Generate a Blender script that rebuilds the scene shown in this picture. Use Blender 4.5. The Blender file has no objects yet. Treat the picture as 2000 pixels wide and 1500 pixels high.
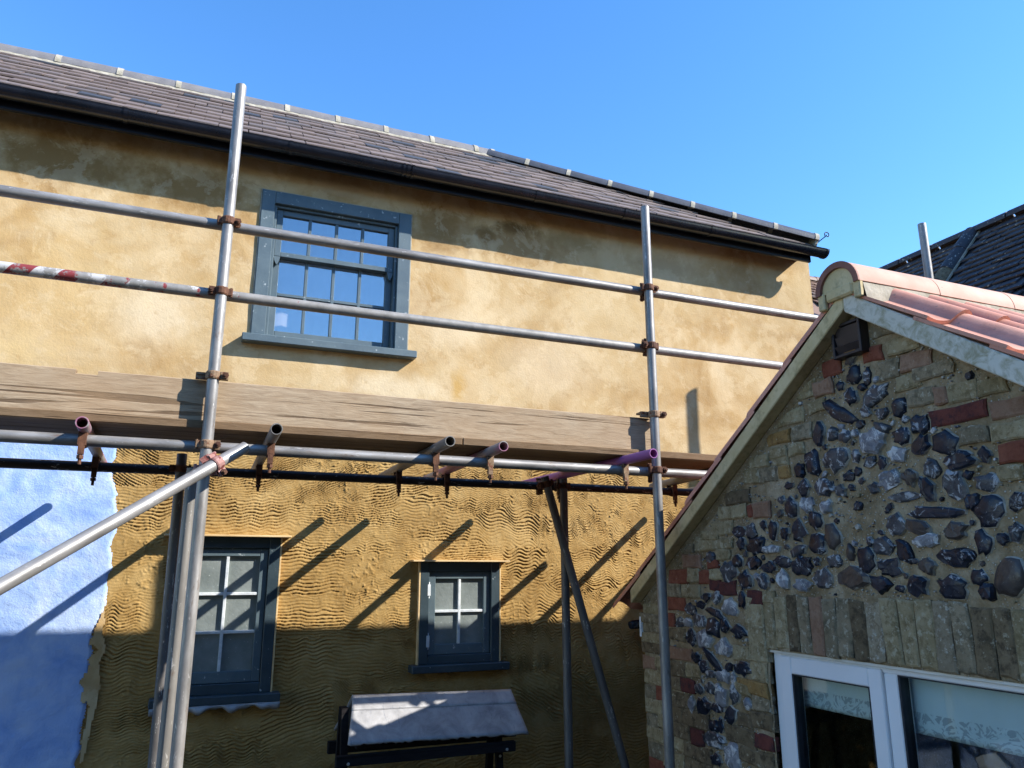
import bpy, bmesh, math, random
import numpy as np
from mathutils import Vector, Matrix, Quaternion

random.seed(11)
R = math.radians
scene = bpy.context.scene
col = scene.collection

# ------------------------------------------------------------------ camera
cam = bpy.data.cameras.new("camera")
cam.sensor_fit = 'HORIZONTAL'
cam.sensor_width = 36.0
cam.lens = 36.0 * 1490 / 2000
cam.clip_start = 0.05
cam.clip_end = 2000
camo = bpy.data.objects.new("camera", cam)
col.objects.link(camo)
camo.location = (0, 0, 1.6)
camo.rotation_euler = (R(90 + 13.75), 0, R(-22.25))
scene.camera = camo

# ------------------------------------------------------------------ sky and sun
SUN = Vector((1.57, -1.0, 1.30)).normalized()          # towards the sun
world = bpy.data.worlds.new("World")
scene.world = world
world.use_nodes = True
wn = world.node_tree
sky = wn.nodes.new('ShaderNodeTexSky')
sky.sky_type = 'NISHITA'
sky.sun_disc = False
sky.sun_elevation = math.asin(SUN.z)
sky.sun_rotation = math.atan2(SUN.x, SUN.y)
sky.altitude = 0
sky.air_density = 1.0
sky.dust_density = 0.05
sky.ozone_density = 3.5
bg = wn.nodes['Background']
bg.inputs[1].default_value = 0.15
hs = wn.nodes.new('ShaderNodeHueSaturation')
hs.inputs['Hue'].default_value = 0.503
hs.inputs['Saturation'].default_value = 1.22
hs.inputs['Value'].default_value = 1.30
wn.links.new(sky.outputs[0], hs.inputs['Color'])
wn.links.new(hs.outputs[0], bg.inputs[0])

sl = bpy.data.lights.new("sun", 'SUN')
sl.energy = 5.0
sl.angle = R(0.53)
sl.color = (1.0, 0.96, 0.90)
so = bpy.data.objects.new("sun", sl)
col.objects.link(so)
so.location = (4, -3, 8)
so.rotation_euler = (-SUN).to_track_quat('-Z', 'Y').to_euler()

vs = scene.view_settings
vs.view_transform = 'Standard'
vs.look = 'None'
vs.exposure = 0.95
vs.gamma = 1.0
vs.use_curve_mapping = False

# ------------------------------------------------------------------ material helpers
class NT:
    def __init__(s, name):
        s.m = bpy.data.materials.new(name)
        s.m.use_nodes = True
        s.t = s.m.node_tree
        s.b = s.t.nodes['Principled BSDF']
        s.co = None
    def n(s, kind, **kw):
        nd = s.t.nodes.new('ShaderNode' + kind)
        for k, v in kw.items():
            setattr(nd, k, v)
        return nd
    def l(s, a, b):
        s.t.links.new(a, b)
    def set(s, sock, v):
        if hasattr(v, 'is_output'):
            s.l(v, sock)
        else:
            sock.default_value = v
    def coord(s, rnd=True, scale=(1, 1, 1)):
        tc = s.n('TexCoord')
        v = tc.outputs['Object']
        if rnd:
            oi = s.n('ObjectInfo')
            mu = s.n('MixRGB') if False else s.n('VectorMath', operation='SCALE')
            cx = s.n('CombineXYZ')
            for i in range(3):
                s.l(oi.outputs['Random'], cx.inputs[i])
            s.l(cx.outputs[0], mu.inputs[0])
            mu.inputs['Scale'].default_value = 61.0
            ad = s.n('VectorMath', operation='ADD')
            s.l(v, ad.inputs[0])
            s.l(mu.outputs[0], ad.inputs[1])
            v = ad.outputs[0]
        if scale != (1, 1, 1):
            mp = s.n('VectorMath', operation='MULTIPLY')
            s.l(v, mp.inputs[0])
            mp.inputs[1].default_value = scale
            v = mp.outputs[0]
        return v
    def noise(s, v, scale, detail=4, rough=0.55, dist=0.0):
        nd = s.n('TexNoise')
        s.l(v, nd.inputs['Vector'])
        nd.inputs['Scale'].default_value = scale
        nd.inputs['Detail'].default_value = detail
        nd.inputs['Roughness'].default_value = rough
        nd.inputs['Distortion'].default_value = dist
        return nd.outputs['Fac']
    def vor(s, v, scale, feature='F1', out='Distance'):
        nd = s.n('TexVoronoi', feature=feature)
        s.l(v, nd.inputs['Vector'])
        nd.inputs['Scale'].default_value = scale
        return nd.outputs[out]
    def ramp(s, f, stops, interp='LINEAR'):
        nd = s.n('ValToRGB')
        nd.color_ramp.interpolation = interp
        e = nd.color_ramp.elements
        while len(e) < len(stops):
            e.new(0.5)
        for el, (p, c) in zip(e, stops):
            el.position = p
            if not hasattr(c, '__len__'):
                c = (c, c, c)
            el.color = (*c, 1)
        s.l(f, nd.inputs[0])
        return nd.outputs[0]
    def mix(s, f, a, b, mode='MIX'):
        nd = s.n('MixRGB', blend_type=mode)
        for i, v in enumerate((f, a, b)):
            if hasattr(v, 'is_output'):
                s.l(v, nd.inputs[i])
            elif i == 0:
                nd.inputs[0].default_value = v
            else:
                nd.inputs[i].default_value = (*v, 1)
        return nd.outputs[0]
    def math(s, op, a, b=0.0, c=None):
        nd = s.n('Math', operation=op)
        s.set(nd.inputs[0], a)
        s.set(nd.inputs[1], b)
        if c is not None:
            s.set(nd.inputs[2], c)
        return nd.outputs[0]
    def bump(s, h, strength=0.5, dist=0.005, prev=None):
        nd = s.n('Bump')
        nd.inputs['Strength'].default_value = strength
        nd.inputs['Distance'].default_value = dist
        s.l(h, nd.inputs['Height'])
        if prev is not None:
            s.l(prev, nd.inputs['Normal'])
        s.l(nd.outputs[0], s.b.inputs['Normal'])
        return nd.outputs[0]
    def out(s, color, rough=0.7, metal=0.0, spec=0.3):
        if hasattr(color, 'is_output'):
            s.l(color, s.b.inputs['Base Color'])
        else:
            s.b.inputs['Base Color'].default_value = (*color, 1)
        s.set(s.b.inputs['Roughness'], rough)
        s.set(s.b.inputs['Metallic'], metal)
        s.b.inputs['Specular IOR Level'].default_value = spec
        return s.m

MAT = {}

def simple(name, c1, c2, scale=8, rough=0.7, metal=0.0, spec=0.3, bump=0.3, bscale=None, bdist=0.004, lo=0.35, hi=0.65,
           speck=None, speck_scale=60, speck_amt=0.68, stretch=(1, 1, 1), detail=5, rnd=True):
    t = NT(name)
    v = t.coord(rnd, stretch)
    c = t.ramp(t.noise(v, scale, detail, 0.6), [(lo, c1), (hi, c2)])
    if speck is not None:
        f = t.ramp(t.noise(v, speck_scale, 3, 0.6), [(speck_amt, 0), (speck_amt + 0.05, 1)])
        c = t.mix(f, c, speck)
    if bump:
        t.bump(t.noise(v, bscale or scale * 6, 4, 0.6), bump, bdist)
    MAT[name] = t.out(c, rough, metal, spec)
    return MAT[name]

# upper render coat: mottled ochre
t = NT('ochre_render')
v = t.coord(False)
n1 = t.noise(v, 1.7, 5, 0.55, 1.0)
n2 = t.noise(v, 0.8, 3, 0.5, 0.3)
n3 = t.noise(v, 9.0, 5, 0.65)
c = t.ramp(n1, [(0.34, (0.345, 0.205, 0.080)), (0.5, (0.455, 0.297, 0.130)), (0.66, (0.585, 0.435, 0.245))])
c = t.mix(t.ramp(n2, [(0.44, 0.0), (0.66, 0.6)]), c, (0.50, 0.365, 0.185))
c = t.mix(t.ramp(n3, [(0.40, 0.0), (0.75, 0.35)]), c, (0.60, 0.48, 0.30))
# damp stains under the eaves (shapes of their own)
sp = t.n('SeparateXYZ')
t.l(v, sp.inputs[0])
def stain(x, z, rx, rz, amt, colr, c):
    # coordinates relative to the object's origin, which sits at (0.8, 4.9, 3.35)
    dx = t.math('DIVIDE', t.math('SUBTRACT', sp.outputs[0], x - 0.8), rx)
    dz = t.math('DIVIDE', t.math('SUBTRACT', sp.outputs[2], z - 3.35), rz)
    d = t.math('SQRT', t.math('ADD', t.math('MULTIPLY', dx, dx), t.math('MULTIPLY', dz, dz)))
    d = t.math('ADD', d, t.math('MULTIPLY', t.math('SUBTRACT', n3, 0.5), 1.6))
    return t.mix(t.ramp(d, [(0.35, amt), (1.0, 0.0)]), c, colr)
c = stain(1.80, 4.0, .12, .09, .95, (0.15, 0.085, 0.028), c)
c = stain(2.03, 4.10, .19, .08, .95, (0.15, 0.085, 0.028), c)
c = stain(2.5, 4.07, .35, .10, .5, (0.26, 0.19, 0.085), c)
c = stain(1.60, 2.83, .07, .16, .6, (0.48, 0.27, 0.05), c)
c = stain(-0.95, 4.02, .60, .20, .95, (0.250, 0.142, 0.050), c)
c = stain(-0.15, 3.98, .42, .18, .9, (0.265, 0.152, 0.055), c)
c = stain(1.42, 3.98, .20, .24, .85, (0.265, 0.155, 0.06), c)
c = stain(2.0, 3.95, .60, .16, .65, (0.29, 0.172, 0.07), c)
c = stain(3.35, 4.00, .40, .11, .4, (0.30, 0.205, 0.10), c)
c = stain(-0.35, 3.12, .30, .26, .7, (0.66, 0.54, 0.36), c)
c = stain(1.55, 3.25, .35, .20, .55, (0.66, 0.53, 0.34), c)
c = stain(1.15, 2.78, .45, .13, .7, (0.68, 0.56, 0.37), c)
c = stain(2.3, 3.05, .45, .30, .5, (0.64, 0.51, 0.33), c)
c = stain(0.72, 4.16, .40, .06, .6, (0.56, 0.45, 0.29), c)
c = stain(-1.05, 2.75, .30, .25, .5, (0.62, 0.47, 0.24), c)
c = stain(-0.9, 3.2, .5, .5, .35, (0.60, 0.42, 0.19), c)
n4 = t.noise(v, 3.3, 9, 0.72, 0.4)
c = t.mix(t.ramp(n4, [(0.53, 0), (0.565, 0.28)]), c, (0.66, 0.52, 0.32))
c = t.mix(t.ramp(t.noise(v, 5.1, 9, 0.74, 0.3), [(0.57, 0), (0.62, 0.30)]), c, (0.36, 0.215, 0.08))
fine = t.noise(v, 70, 4, 0.7)
med = t.noise(v, 22, 4, 0.6)
t.bump(t.math('ADD', t.math('MULTIPLY', fine, 0.8), t.math('MULTIPLY', med, 0.6)), 0.42, 0.006)
MAT['ochre_render'] = t.out(c, 0.92, 0, 0.15)

# combed plaster scratch coat
t = NT('combed_plaster')
v = t.coord(False)
c = t.ramp(t.noise(v, 3.0, 6, 0.65, 0.4), [(0.3, (0.235, 0.132, 0.038)), (0.52, (0.36, 0.222, 0.074)), (0.75, (0.47, 0.315, 0.125))])
c = t.mix(t.ramp(t.noise(v, 45, 3, 0.6), [(0.45, 0), (0.8, 0.35)]), c, (0.48, 0.345, 0.16))
fine = t.noise(v, 130, 4, 0.7)
t.bump(fine, 0.45, 0.004)
MAT['combed_plaster'] = t.out(c, 0.9, 0, 0.15)

# old blue paint on rough render
t = NT('blue_paint')
v = t.coord(False)
c = t.ramp(t.noise(v, 3.2, 5, 0.6, 0.8), [(0.33, (0.20, 0.33, 0.64)), (0.50, (0.34, 0.47, 0.74)), (0.66, (0.47, 0.57, 0.76))])
vs3 = t.n('VectorMath', operation='MULTIPLY')
t.l(v, vs3.inputs[0]); vs3.inputs[1].default_value = (1, 1, 0.45)
c = t.mix(t.ramp(t.noise(vs3.outputs[0], 11, 5, 0.6), [(0.5, 0), (0.75, 0.6)]), c, (0.21, 0.35, 0.68))
h1 = t.noise(v, 85, 4, 0.7)
h2 = t.noise(v, 18, 4, 0.6)
t.bump(t.math('ADD', h1, t.math('MULTIPLY', h2, 0.5)), 0.55, 0.006)
MAT['blue_paint'] = t.out(c, 0.8, 0, 0.25)

# window paint, chipped
t = NT('teal_paint')
v = t.coord(True)
c = t.ramp(t.noise(v, 5, 5, 0.6), [(0.35, (0.072, 0.105, 0.122)), (0.7, (0.110, 0.148, 0.160))])
vm = t.n('VectorMath', operation='MULTIPLY')
t.l(v, vm.inputs[0]); vm.inputs[1].default_value = (1, 1, 1)
c = t.mix(t.ramp(t.noise(v, 26, 6, 0.75), [(0.63, 0), (0.67, 1)]), c, (0.42, 0.46, 0.46))
t.bump(t.noise(v, 60, 4, 0.6), 0.25, 0.003)
MAT['teal_paint'] = t.out(c, 0.45, 0, 0.4)
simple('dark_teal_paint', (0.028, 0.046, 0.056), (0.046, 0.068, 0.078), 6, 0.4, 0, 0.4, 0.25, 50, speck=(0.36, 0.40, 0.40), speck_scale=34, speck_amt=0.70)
simple('raw_timber', (0.55, 0.36, 0.16), (0.70, 0.52, 0.28), 14, 0.8, stretch=(.3, 1, 1))
simple('white_putty', (0.50, 0.53, 0.54), (0.70, 0.72, 0.71), 20, 0.7)
simple('black_paint', (0.0045, 0.006, 0.011), (0.010, 0.012, 0.020), 5, 0.3, 0, 0.45, 0.2, 40)
simple('black_plastic', (0.008, 0.010, 0.015), (0.016, 0.018, 0.026), 9, 0.24, 0, 0.5, 0.15, 30)
simple('brown_plastic', (0.026, 0.020, 0.021), (0.040, 0.031, 0.031), 9, 0.45, 0, 0.4, 0.1, 30)

# clay tiles of the cottage roof
def tilemat(name, a, b, c_, lich):
    t = NT(name)
    v = t.coord(True)
    oi = t.n('ObjectInfo')
    base = t.ramp(oi.outputs['Random'], [(0.0, a), (0.5, b), (1.0, c_)])
    base = t.mix(t.ramp(t.noise(v, 18, 5, 0.65), [(0.4, 0), (0.7, 0.5)]), base, (b[0] * .6, b[1] * .6, b[2] * .6))
    base = t.mix(t.ramp(t.noise(v, 30, 4, 0.7), [(lich, 0), (lich + .05, 0.85)]), base, (0.38, 0.37, 0.33))
    t.bump(t.noise(v, 80, 4, 0.6), 0.4, 0.003)
    MAT[name] = t.out(base, 0.62, 0, 0.4)
tilemat('clay_tile', (0.145, 0.105, 0.086), (0.20, 0.150, 0.125), (0.115, 0.095, 0.088), 0.68)
tilemat('dark_tile', (0.030, 0.024, 0.026), (0.042, 0.033, 0.032), (0.026, 0.023, 0.028), 0.61)
tilemat('brown_tile', (0.16, 0.085, 0.055), (0.20, 0.115, 0.075), (0.12, 0.085, 0.07), 0.64)
tilemat('slate_blue', (0.050, 0.054, 0.064), (0.065, 0.068, 0.078), (0.045, 0.048, 0.058), 0.72)
simple('ridge_grey', (0.145, 0.135, 0.135), (0.20, 0.185, 0.175), 9, 0.55, 0, 0.4, 0.3, 60)
simple('ridge_dark', (0.050, 0.052, 0.060), (0.080, 0.080, 0.086), 9, 0.42, 0, 0.45, 0.3, 60)
simple('mortar_pale', (0.27, 0.24, 0.175), (0.42, 0.38, 0.30), 16, 0.9, bump=0.6, bscale=60)

# terracotta of the annex roof
t = NT('terracotta')
v = t.coord(True)
oi = t.n('ObjectInfo')
c = t.ramp(oi.outputs['Random'], [(0, (0.50, 0.205, 0.135)), (1, (0.58, 0.27, 0.19))])
c = t.mix(t.ramp(t.noise(v, 9, 5, 0.6), [(0.4, 0), (0.75, 0.55)]), c, (0.64, 0.37, 0.28))
c = t.mix(t.ramp(t.noise(v, 5, 6, 0.7), [(0.52, 0), (0.68, 0.6)]), c, (0.36, 0.17, 0.12))
c = t.mix(t.ramp(t.noise(v, 60, 3, 0.6), [(0.62, 0), (0.68, 0.6)]), c, (0.24, 0.16, 0.12))
t.bump(t.noise(v, 120, 4, 0.6), 0.25, 0.002)
MAT['terracotta'] = t.out(c, 0.7, 0, 0.3)
simple('terracotta_pale', (0.46, 0.265, 0.19), (0.55, 0.345, 0.26), 7, 0.72, bump=0.25, bscale=90, bdist=.002, speck=(0.25, 0.2, 0.15), speck_scale=50, speck_amt=0.70)
simple('terracotta_dark', (0.20, 0.085, 0.062), (0.27, 0.125, 0.09), 12, 0.7)

# verge boards: stained cement
t = NT('verge_cement')
v = t.coord(False)
c = t.ramp(t.noise(v, 5, 5, 0.6), [(0.35, (0.53, 0.50, 0.40)), (0.7, (0.63, 0.60, 0.51))])
c = t.mix(t.ramp(t.noise(v, 16, 6, 0.7, 0.5), [(0.47, 0), (0.64, 0.8)]), c, (0.27, 0.245, 0.14))
t.bump(t.noise(v, 70, 4, 0.6), 0.3, 0.003)
MAT['verge_cement'] = t.out(c, 0.8, 0, 0.2)
t = NT('verge_lichen')
v = t.coord(False)
c = t.ramp(t.noise(v, 7, 5, 0.6), [(0.35, (0.52, 0.41, 0.21)), (0.7, (0.64, 0.535, 0.32))])
c = t.mix(t.ramp(t.noise(v, 20, 6, 0.7), [(0.5, 0), (0.68, 0.6)]), c, (0.24, 0.195, 0.095))
t.bump(t.noise(v, 70, 4, 0.6), 0.3, 0.003)
MAT['verge_lichen'] = t.out(c, 0.85, 0, 0.2)

# lime mortar with aggregate
t = NT('lime_mortar')
v = t.coord(False)
c = t.ramp(t.noise(v, 6.5, 8, 0.72), [(0.36, (0.160, 0.116, 0.062)), (0.5, (0.27, 0.206, 0.122)), (0.64, (0.41, 0.335, 0.225))])
vd = t.vor(v, 75)
peb = t.ramp(vd, [(0.16, 1), (0.30, 0)])
pm = t.math('MULTIPLY', peb, t.ramp(t.noise(v, 5.5, 3, 0.6), [(0.36, 0), (0.52, 1)]))
vc = t.vor(v, 75, out='Color')
pc = t.ramp(vc, [(0.1, (0.26, 0.21, 0.12)), (0.5, (0.50, 0.46, 0.36)), (0.8, (0.60, 0.58, 0.52))])
c = t.mix(pm, c, pc)
hh = t.math('ADD', t.math('MULTIPLY', t.noise(v, 40, 5, 0.7), 1.0), t.math('MULTIPLY', pm, 0.8))
t.bump(hh, 0.8, 0.010)
MAT['lime_mortar'] = t.out(c, 0.93, 0, 0.15)

def brickmat(name, a, b, dark, pale, ps=0.62):
    t = NT(name)
    v = t.coord(True)
    c = t.ramp(t.noise(v, 12, 6, 0.7), [(0.36, a), (0.62, b)])
    oi = t.n('ObjectInfo')
    c = t.mix(t.math('MULTIPLY', oi.outputs['Random'], 0.45), c, dark)
    c = t.mix(t.ramp(t.noise(v, 26, 6, 0.75), [(0.48, 0), (0.62, 0.8)]), c, dark)
    c = t.mix(t.ramp(t.noise(v, 34, 5, 0.75), [(ps, 0), (ps + .06, 0.8)]), c, pale)
    t.bump(t.noise(v, 60, 6, 0.75), 0.9, 0.009)
    MAT[name] = t.out(c, 0.9, 0, 0.2)
brickmat('brick_buff', (0.31, 0.245, 0.135), (0.43, 0.355, 0.215), (0.17, 0.128, 0.062), (0.46, 0.41, 0.29), 0.55)
brickmat('brick_grey', (0.25, 0.198, 0.122), (0.34, 0.275, 0.178), (0.11, 0.092, 0.058), (0.46, 0.42, 0.32), 0.56)
brickmat('brick_brown', (0.17, 0.125, 0.070), (0.26, 0.195, 0.115), (0.06, 0.044, 0.028), (0.42, 0.38, 0.27), 0.59)
brickmat('brick_orange', (0.34, 0.20, 0.065), (0.40, 0.26, 0.105), (0.17, 0.10, 0.04), (0.42, 0.36, 0.25))
brickmat('brick_red', (0.215, 0.072, 0.042), (0.285, 0.108, 0.066), (0.17, 0.048, 0.030), (0.42, 0.32, 0.25), 0.68)
brickmat('brick_pink', (0.28, 0.165, 0.108), (0.36, 0.235, 0.16), (0.22, 0.12, 0.07), (0.48, 0.42, 0.33), 0.64)
brickmat('brick_dark', (0.115, 0.036, 0.030), (0.18, 0.055, 0.042), (0.045, 0.028, 0.032), (0.36, 0.32, 0.28), 0.70)
brickmat('brick_white', (0.28, 0.225, 0.145), (0.37, 0.31, 0.21), (0.17, 0.13, 0.08), (0.50, 0.47, 0.39), 0.55)

def flintmat(name, core, core2, cortex, thr, rough):
    t = NT(name)
    v = t.coord(True)
    c = t.ramp(t.noise(v, 24, 5, 0.6, 0.8), [(0.35, core), (0.7, core2)])
    f = t.ramp(t.noise(v, 17, 6, 0.72, 1.2), [(thr, 0), (thr + 0.05, 1)])
    c = t.mix(f, c, cortex)
    c = t.mix(t.ramp(t.noise(v, 90, 4, 0.7), [(0.66, 0), (0.72, 0.55)]), c, (0.45, 0.45, 0.44))
    rr = t.ramp(f, [(0, rough), (1, 0.8)])
    t.bump(t.noise(v, 40, 4, 0.6), 0.5, 0.006)
    MAT[name] = t.out(c, rr, 0, 0.32)
flintmat('flint_dark', (0.007, 0.009, 0.016), (0.020, 0.026, 0.042), (0.34, 0.35, 0.37), 0.585, 0.30)
flintmat('flint_grey', (0.022, 0.025, 0.034), (0.080, 0.084, 0.092), (0.38, 0.38, 0.38), 0.53, 0.33)
flintmat('flint_white', (0.10, 0.105, 0.12), (0.30, 0.30, 0.31), (0.52, 0.51, 0.49), 0.52, 0.55)
simple('flint_rim', (0.22, 0.20, 0.16), (0.44, 0.42, 0.36), 40, 0.85, bump=0.5, bscale=120)
flintmat('flint_brown', (0.040, 0.032, 0.030), (0.085, 0.072, 0.062), (0.28, 0.25, 0.20), 0.64, 0.3)

# metals
def steel(name, a, b, rough, paint=None, thr=0.5, metal=0.55):
    t = NT(name)
    v = t.coord(True, (1, 1, 0.25))
    c = t.ramp(t.noise(v, 14, 6, 0.65), [(0.35, a), (0.68, b)])
    c = t.mix(t.ramp(t.noise(v, 60, 4, 0.7), [(0.62, 0), (0.66, 0.7)]), c, (0.52, 0.50, 0.46))
    c = t.mix(t.ramp(t.noise(v, 24, 6, 0.75), [(0.60, 0), (0.70, 0.7)]), c, (0.15, 0.085, 0.05))
    if paint is not None:
        c = t.mix(t.ramp(t.noise(v, 9, 5, 0.65), [(thr, 0), (thr + .08, 1)]), c, paint)
    t.bump(t.noise(v, 60, 4, 0.6), 0.2, 0.002)
    MAT[name] = t.out(c, rough, metal, 0.4)
steel('galvanised', (0.165, 0.155, 0.142), (0.37, 0.352, 0.325), 0.46, metal=0.35)
steel('galvanised_old', (0.15, 0.142, 0.128), (0.24, 0.225, 0.20), 0.5, metal=0.25)
steel('galvanised_light', (0.38, 0.37, 0.345), (0.50, 0.49, 0.46), 0.5, metal=0.3)
steel('shade_dark_tube', (0.085, 0.078, 0.073), (0.16, 0.150, 0.14), 0.5, metal=0.2)  # inner tubes: the shade under the platform is put into this darker colour
steel('ledger_shade_dark', (0.020, 0.015, 0.014), (0.050, 0.034, 0.030), 0.5, metal=0.2)  # near-black colour carries the shade the boards throw on the inner ledger
steel('purple_tube', (0.25, 0.23, 0.24), (0.36, 0.33, 0.34), 0.5, (0.30, 0.105, 0.30), 0.36, 0.15)
steel('pink_tube', (0.24, 0.22, 0.21), (0.35, 0.32, 0.30), 0.5, (0.36, 0.15, 0.22), 0.44, 0.2)
simple('rust', (0.060, 0.026, 0.016), (0.165, 0.075, 0.040), 22, 0.8, 0.1, 0.3, 0.7, 120, 0.003)
simple('rust_tan', (0.17, 0.105, 0.060), (0.30, 0.20, 0.12), 22, 0.75, 0.1, 0.3, 0.7, 120, 0.003, speck=(0.16, 0.06, 0.03), speck_scale=50, speck_amt=.55)
simple('rust_pink', (0.26, 0.11, 0.09), (0.38, 0.22, 0.19), 22, 0.7, 0.1, 0.3, 0.6, 120, 0.003, speck=(0.18, 0.05, 0.04), speck_scale=40, speck_amt=.55)

# red and white banded rail, worn
t = NT('banded_rail')
v = t.coord(False)
sp = t.n('SeparateXYZ'); t.l(v, sp.inputs[0])
zz = sp.outputs[2]
ang = t.math('MULTIPLY', t.math('ARCTAN2', sp.outputs[1], sp.outputs[0]), 0.018)
band = t.math('FRACT', t.math('DIVIDE', t.math('ADD', zz, ang), 0.175))
isred = t.math('GREATER_THAN', band, 0.52)
grey = t.ramp(t.noise(v, 20, 6, 0.65), [(0.3, (0.20, 0.19, 0.17)), (0.7, (0.33, 0.31, 0.28))])
paint = t.mix(isred, (0.52, 0.50, 0.47), (0.24, 0.040, 0.040))
wear = t.math('ADD', t.noise(v, 15, 7, 0.78), t.math('MULTIPLY', t.math('SUBTRACT', zz, 1.95), 0.16))
pf = t.ramp(wear, [(0.49, 1), (0.53, 0)])
c = t.mix(pf, grey, paint)
t.bump(t.noise(v, 60, 4, 0.6), 0.25, 0.002)
MAT['banded_rail'] = t.out(c, 0.5, 0.15, 0.4)

# weathered board
def wood(name, a, b, dark, gr=0.59):
    t = NT(name)
    v = t.coord(True, (0.13, 1, 1))
    g1 = t.noise(v, 60, 6, 0.7, 0.8)
    c = t.ramp(g1, [(0.34, a), (0.66, b)])
    v2 = t.coord(True, (0.02, 1, 1))
    cr = t.noise(v2, 30, 5, 0.6, 0.9)
    c = t.mix(t.ramp(cr, [(gr, 0), (gr + 0.035, 0.9)]), c, dark)
    v3 = t.coord(True)
    c = t.mix(t.ramp(t.noise(v3, 2.6, 4, 0.6), [(0.4, 0), (0.7, 0.5)]), c, (a[0] * 1.25, a[1] * 1.12, a[2] * 0.95))
    h = t.math('SUBTRACT', g1, t.ramp(cr, [(gr, 0), (gr + 0.035, 1)]))
    t.bump(h, 0.6, 0.004)
    MAT[name] = t.out(c, 0.82, 0, 0.2)
wood('weathered_wood', (0.285, 0.205, 0.128), (0.43, 0.332, 0.222), (0.10, 0.062, 0.035))
wood('brown_wood', (0.135, 0.085, 0.045), (0.215, 0.145, 0.083), (0.06, 0.036, 0.02))
wood('black_wood', (0.008, 0.007, 0.008), (0.018, 0.015, 0.015), (0.003, 0.003, 0.003))

# lead sheet
t = NT('lead_sheet')
v = t.coord(True)
c = t.ramp(t.noise(v, 9, 6, 0.65, 0.6), [(0.32, (0.22, 0.215, 0.215)), (0.7, (0.44, 0.43, 0.42))])
vv = t.coord(True, (1, 0.2, 0.2))
c = t.mix(t.ramp(t.noise(vv, 40, 5, 0.7), [(0.6, 0), (0.66, 0.6)]), c, (0.16, 0.17, 0.20))
t.bump(t.noise(v, 20, 4, 0.6), 0.3, 0.006)
MAT['lead_sheet'] = t.out(c, 0.5, 0.15, 0.5)

# glass: reflecting, see-through
def glass(name, refl, tint=(0.9, 0.95, 0.95), wob=0.02, rough=0.01):
    m = bpy.data.materials.new(name); m.use_nodes = True
    nt = m.node_tree; nt.nodes.clear()
    out = nt.nodes.new('ShaderNodeOutputMaterial')
    mx = nt.nodes.new('ShaderNodeMixShader')
    tr = nt.nodes.new('ShaderNodeBsdfTransparent'); tr.inputs[0].default_value = (*tint, 1)
    gl = nt.nodes.new('ShaderNodeBsdfGlossy'); gl.inputs['Roughness'].default_value = rough
    fw = nt.nodes.new('ShaderNodeLayerWeight'); fw.inputs['Blend'].default_value = 0.5
    lw = nt.nodes.new('ShaderNodeMath'); lw.operation = 'POWER'; lw.inputs[1].default_value = 5.0
    nt.links.new(fw.outputs['Facing'], lw.inputs[0])
    ad = nt.nodes.new('ShaderNodeMath'); ad.operation = 'ADD'; ad.use_clamp = True; ad.inputs[1].default_value = refl
    nt.links.new(lw.outputs[0], ad.inputs[0])
    tc = nt.nodes.new('ShaderNodeTexCoord'); no = nt.nodes.new('ShaderNodeTexNoise'); no.inputs['Scale'].default_value = 7
    bp = nt.nodes.new('ShaderNodeBump'); bp.inputs['Strength'].default_value = wob; bp.inputs['Distance'].default_value = 0.05
    nt.links.new(tc.outputs['Object'], no.inputs['Vector']); nt.links.new(no.outputs['Fac'], bp.inputs['Height'])
    nt.links.new(bp.outputs[0], gl.inputs['Normal'])
    nt.links.new(ad.outputs[0], mx.inputs[0]); nt.links.new(tr.outputs[0], mx.inputs[1]); nt.links.new(gl.outputs[0], mx.inputs[2])
    nt.links.new(mx.outputs[0], out.inputs[0])
    MAT[name] = m
glass('clear_glass', 0.04, wob=0.003)
glass('old_glass', 0.25, (0.95, 0.95, 0.95), 0.03, 0.03)
simple('frosted_glass', (0.155, 0.180, 0.170), (0.23, 0.255, 0.240), 7, 0.28, 0, 0.5, 0.5, 45, 0.004, speck=(0.36, 0.39, 0.37), speck_scale=70, speck_amt=0.66)
simple('whitening_curtain', (0.70, 0.68, 0.68), (0.80, 0.78, 0.78), 5, 0.9, stretch=(3, 1, .3))
simple('upvc', (0.74, 0.75, 0.76), (0.80, 0.80, 0.80), 3, 0.3, 0, 0.5, 0.03, 20)
simple('upvc_aged', (0.60, 0.585, 0.52), (0.72, 0.70, 0.64), 5, 0.4, 0, 0.4, 0.1, 30)
simple('dark_seal', (0.02, 0.022, 0.028), (0.035, 0.038, 0.045), 9, 0.4)
simple('interior_dark', (0.035, 0.035, 0.033), (0.055, 0.052, 0.046), 1.5, 0.9)
simple('tan_ornament', (0.34, 0.19, 0.11), (0.46, 0.29, 0.18), 9, 0.6)
simple('ground_gravel', (0.040, 0.036, 0.030), (0.07, 0.062, 0.05), 30, 0.95, bump=0.8, bscale=90, bdist=.01, rnd=False)
simple('lens_black', (0.004, 0.004, 0.005), (0.008, 0.008, 0.010), 5, 0.12, 0, 0.6, 0)
# printed blind fabric
t = NT('leaf_blind')
v = t.coord(False)
sp = t.n('SeparateXYZ'); t.l(v, sp.inputs[0])
base = t.ramp(t.noise(v, 4, 3, 0.5), [(0.3, (0.55, 0.60, 0.58)), (0.7, (0.66, 0.70, 0.68))])
lf = t.ramp(t.noise(v, 17, 3, 0.55, 3.2), [(0.50, 0), (0.54, 1)])
zone = t.math('LESS_THAN', sp.outputs[2], -0.04)
c = t.mix(t.math('MULTIPLY', t.math('MULTIPLY', lf, zone), 0.7), base, (0.27, 0.285, 0.285))
MAT['leaf_blind'] = t.out(c, 0.9, 0, 0.1)

# ------------------------------------------------------------------ mesh helpers
ORG = {}                                            # world origin of every object made here

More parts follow.
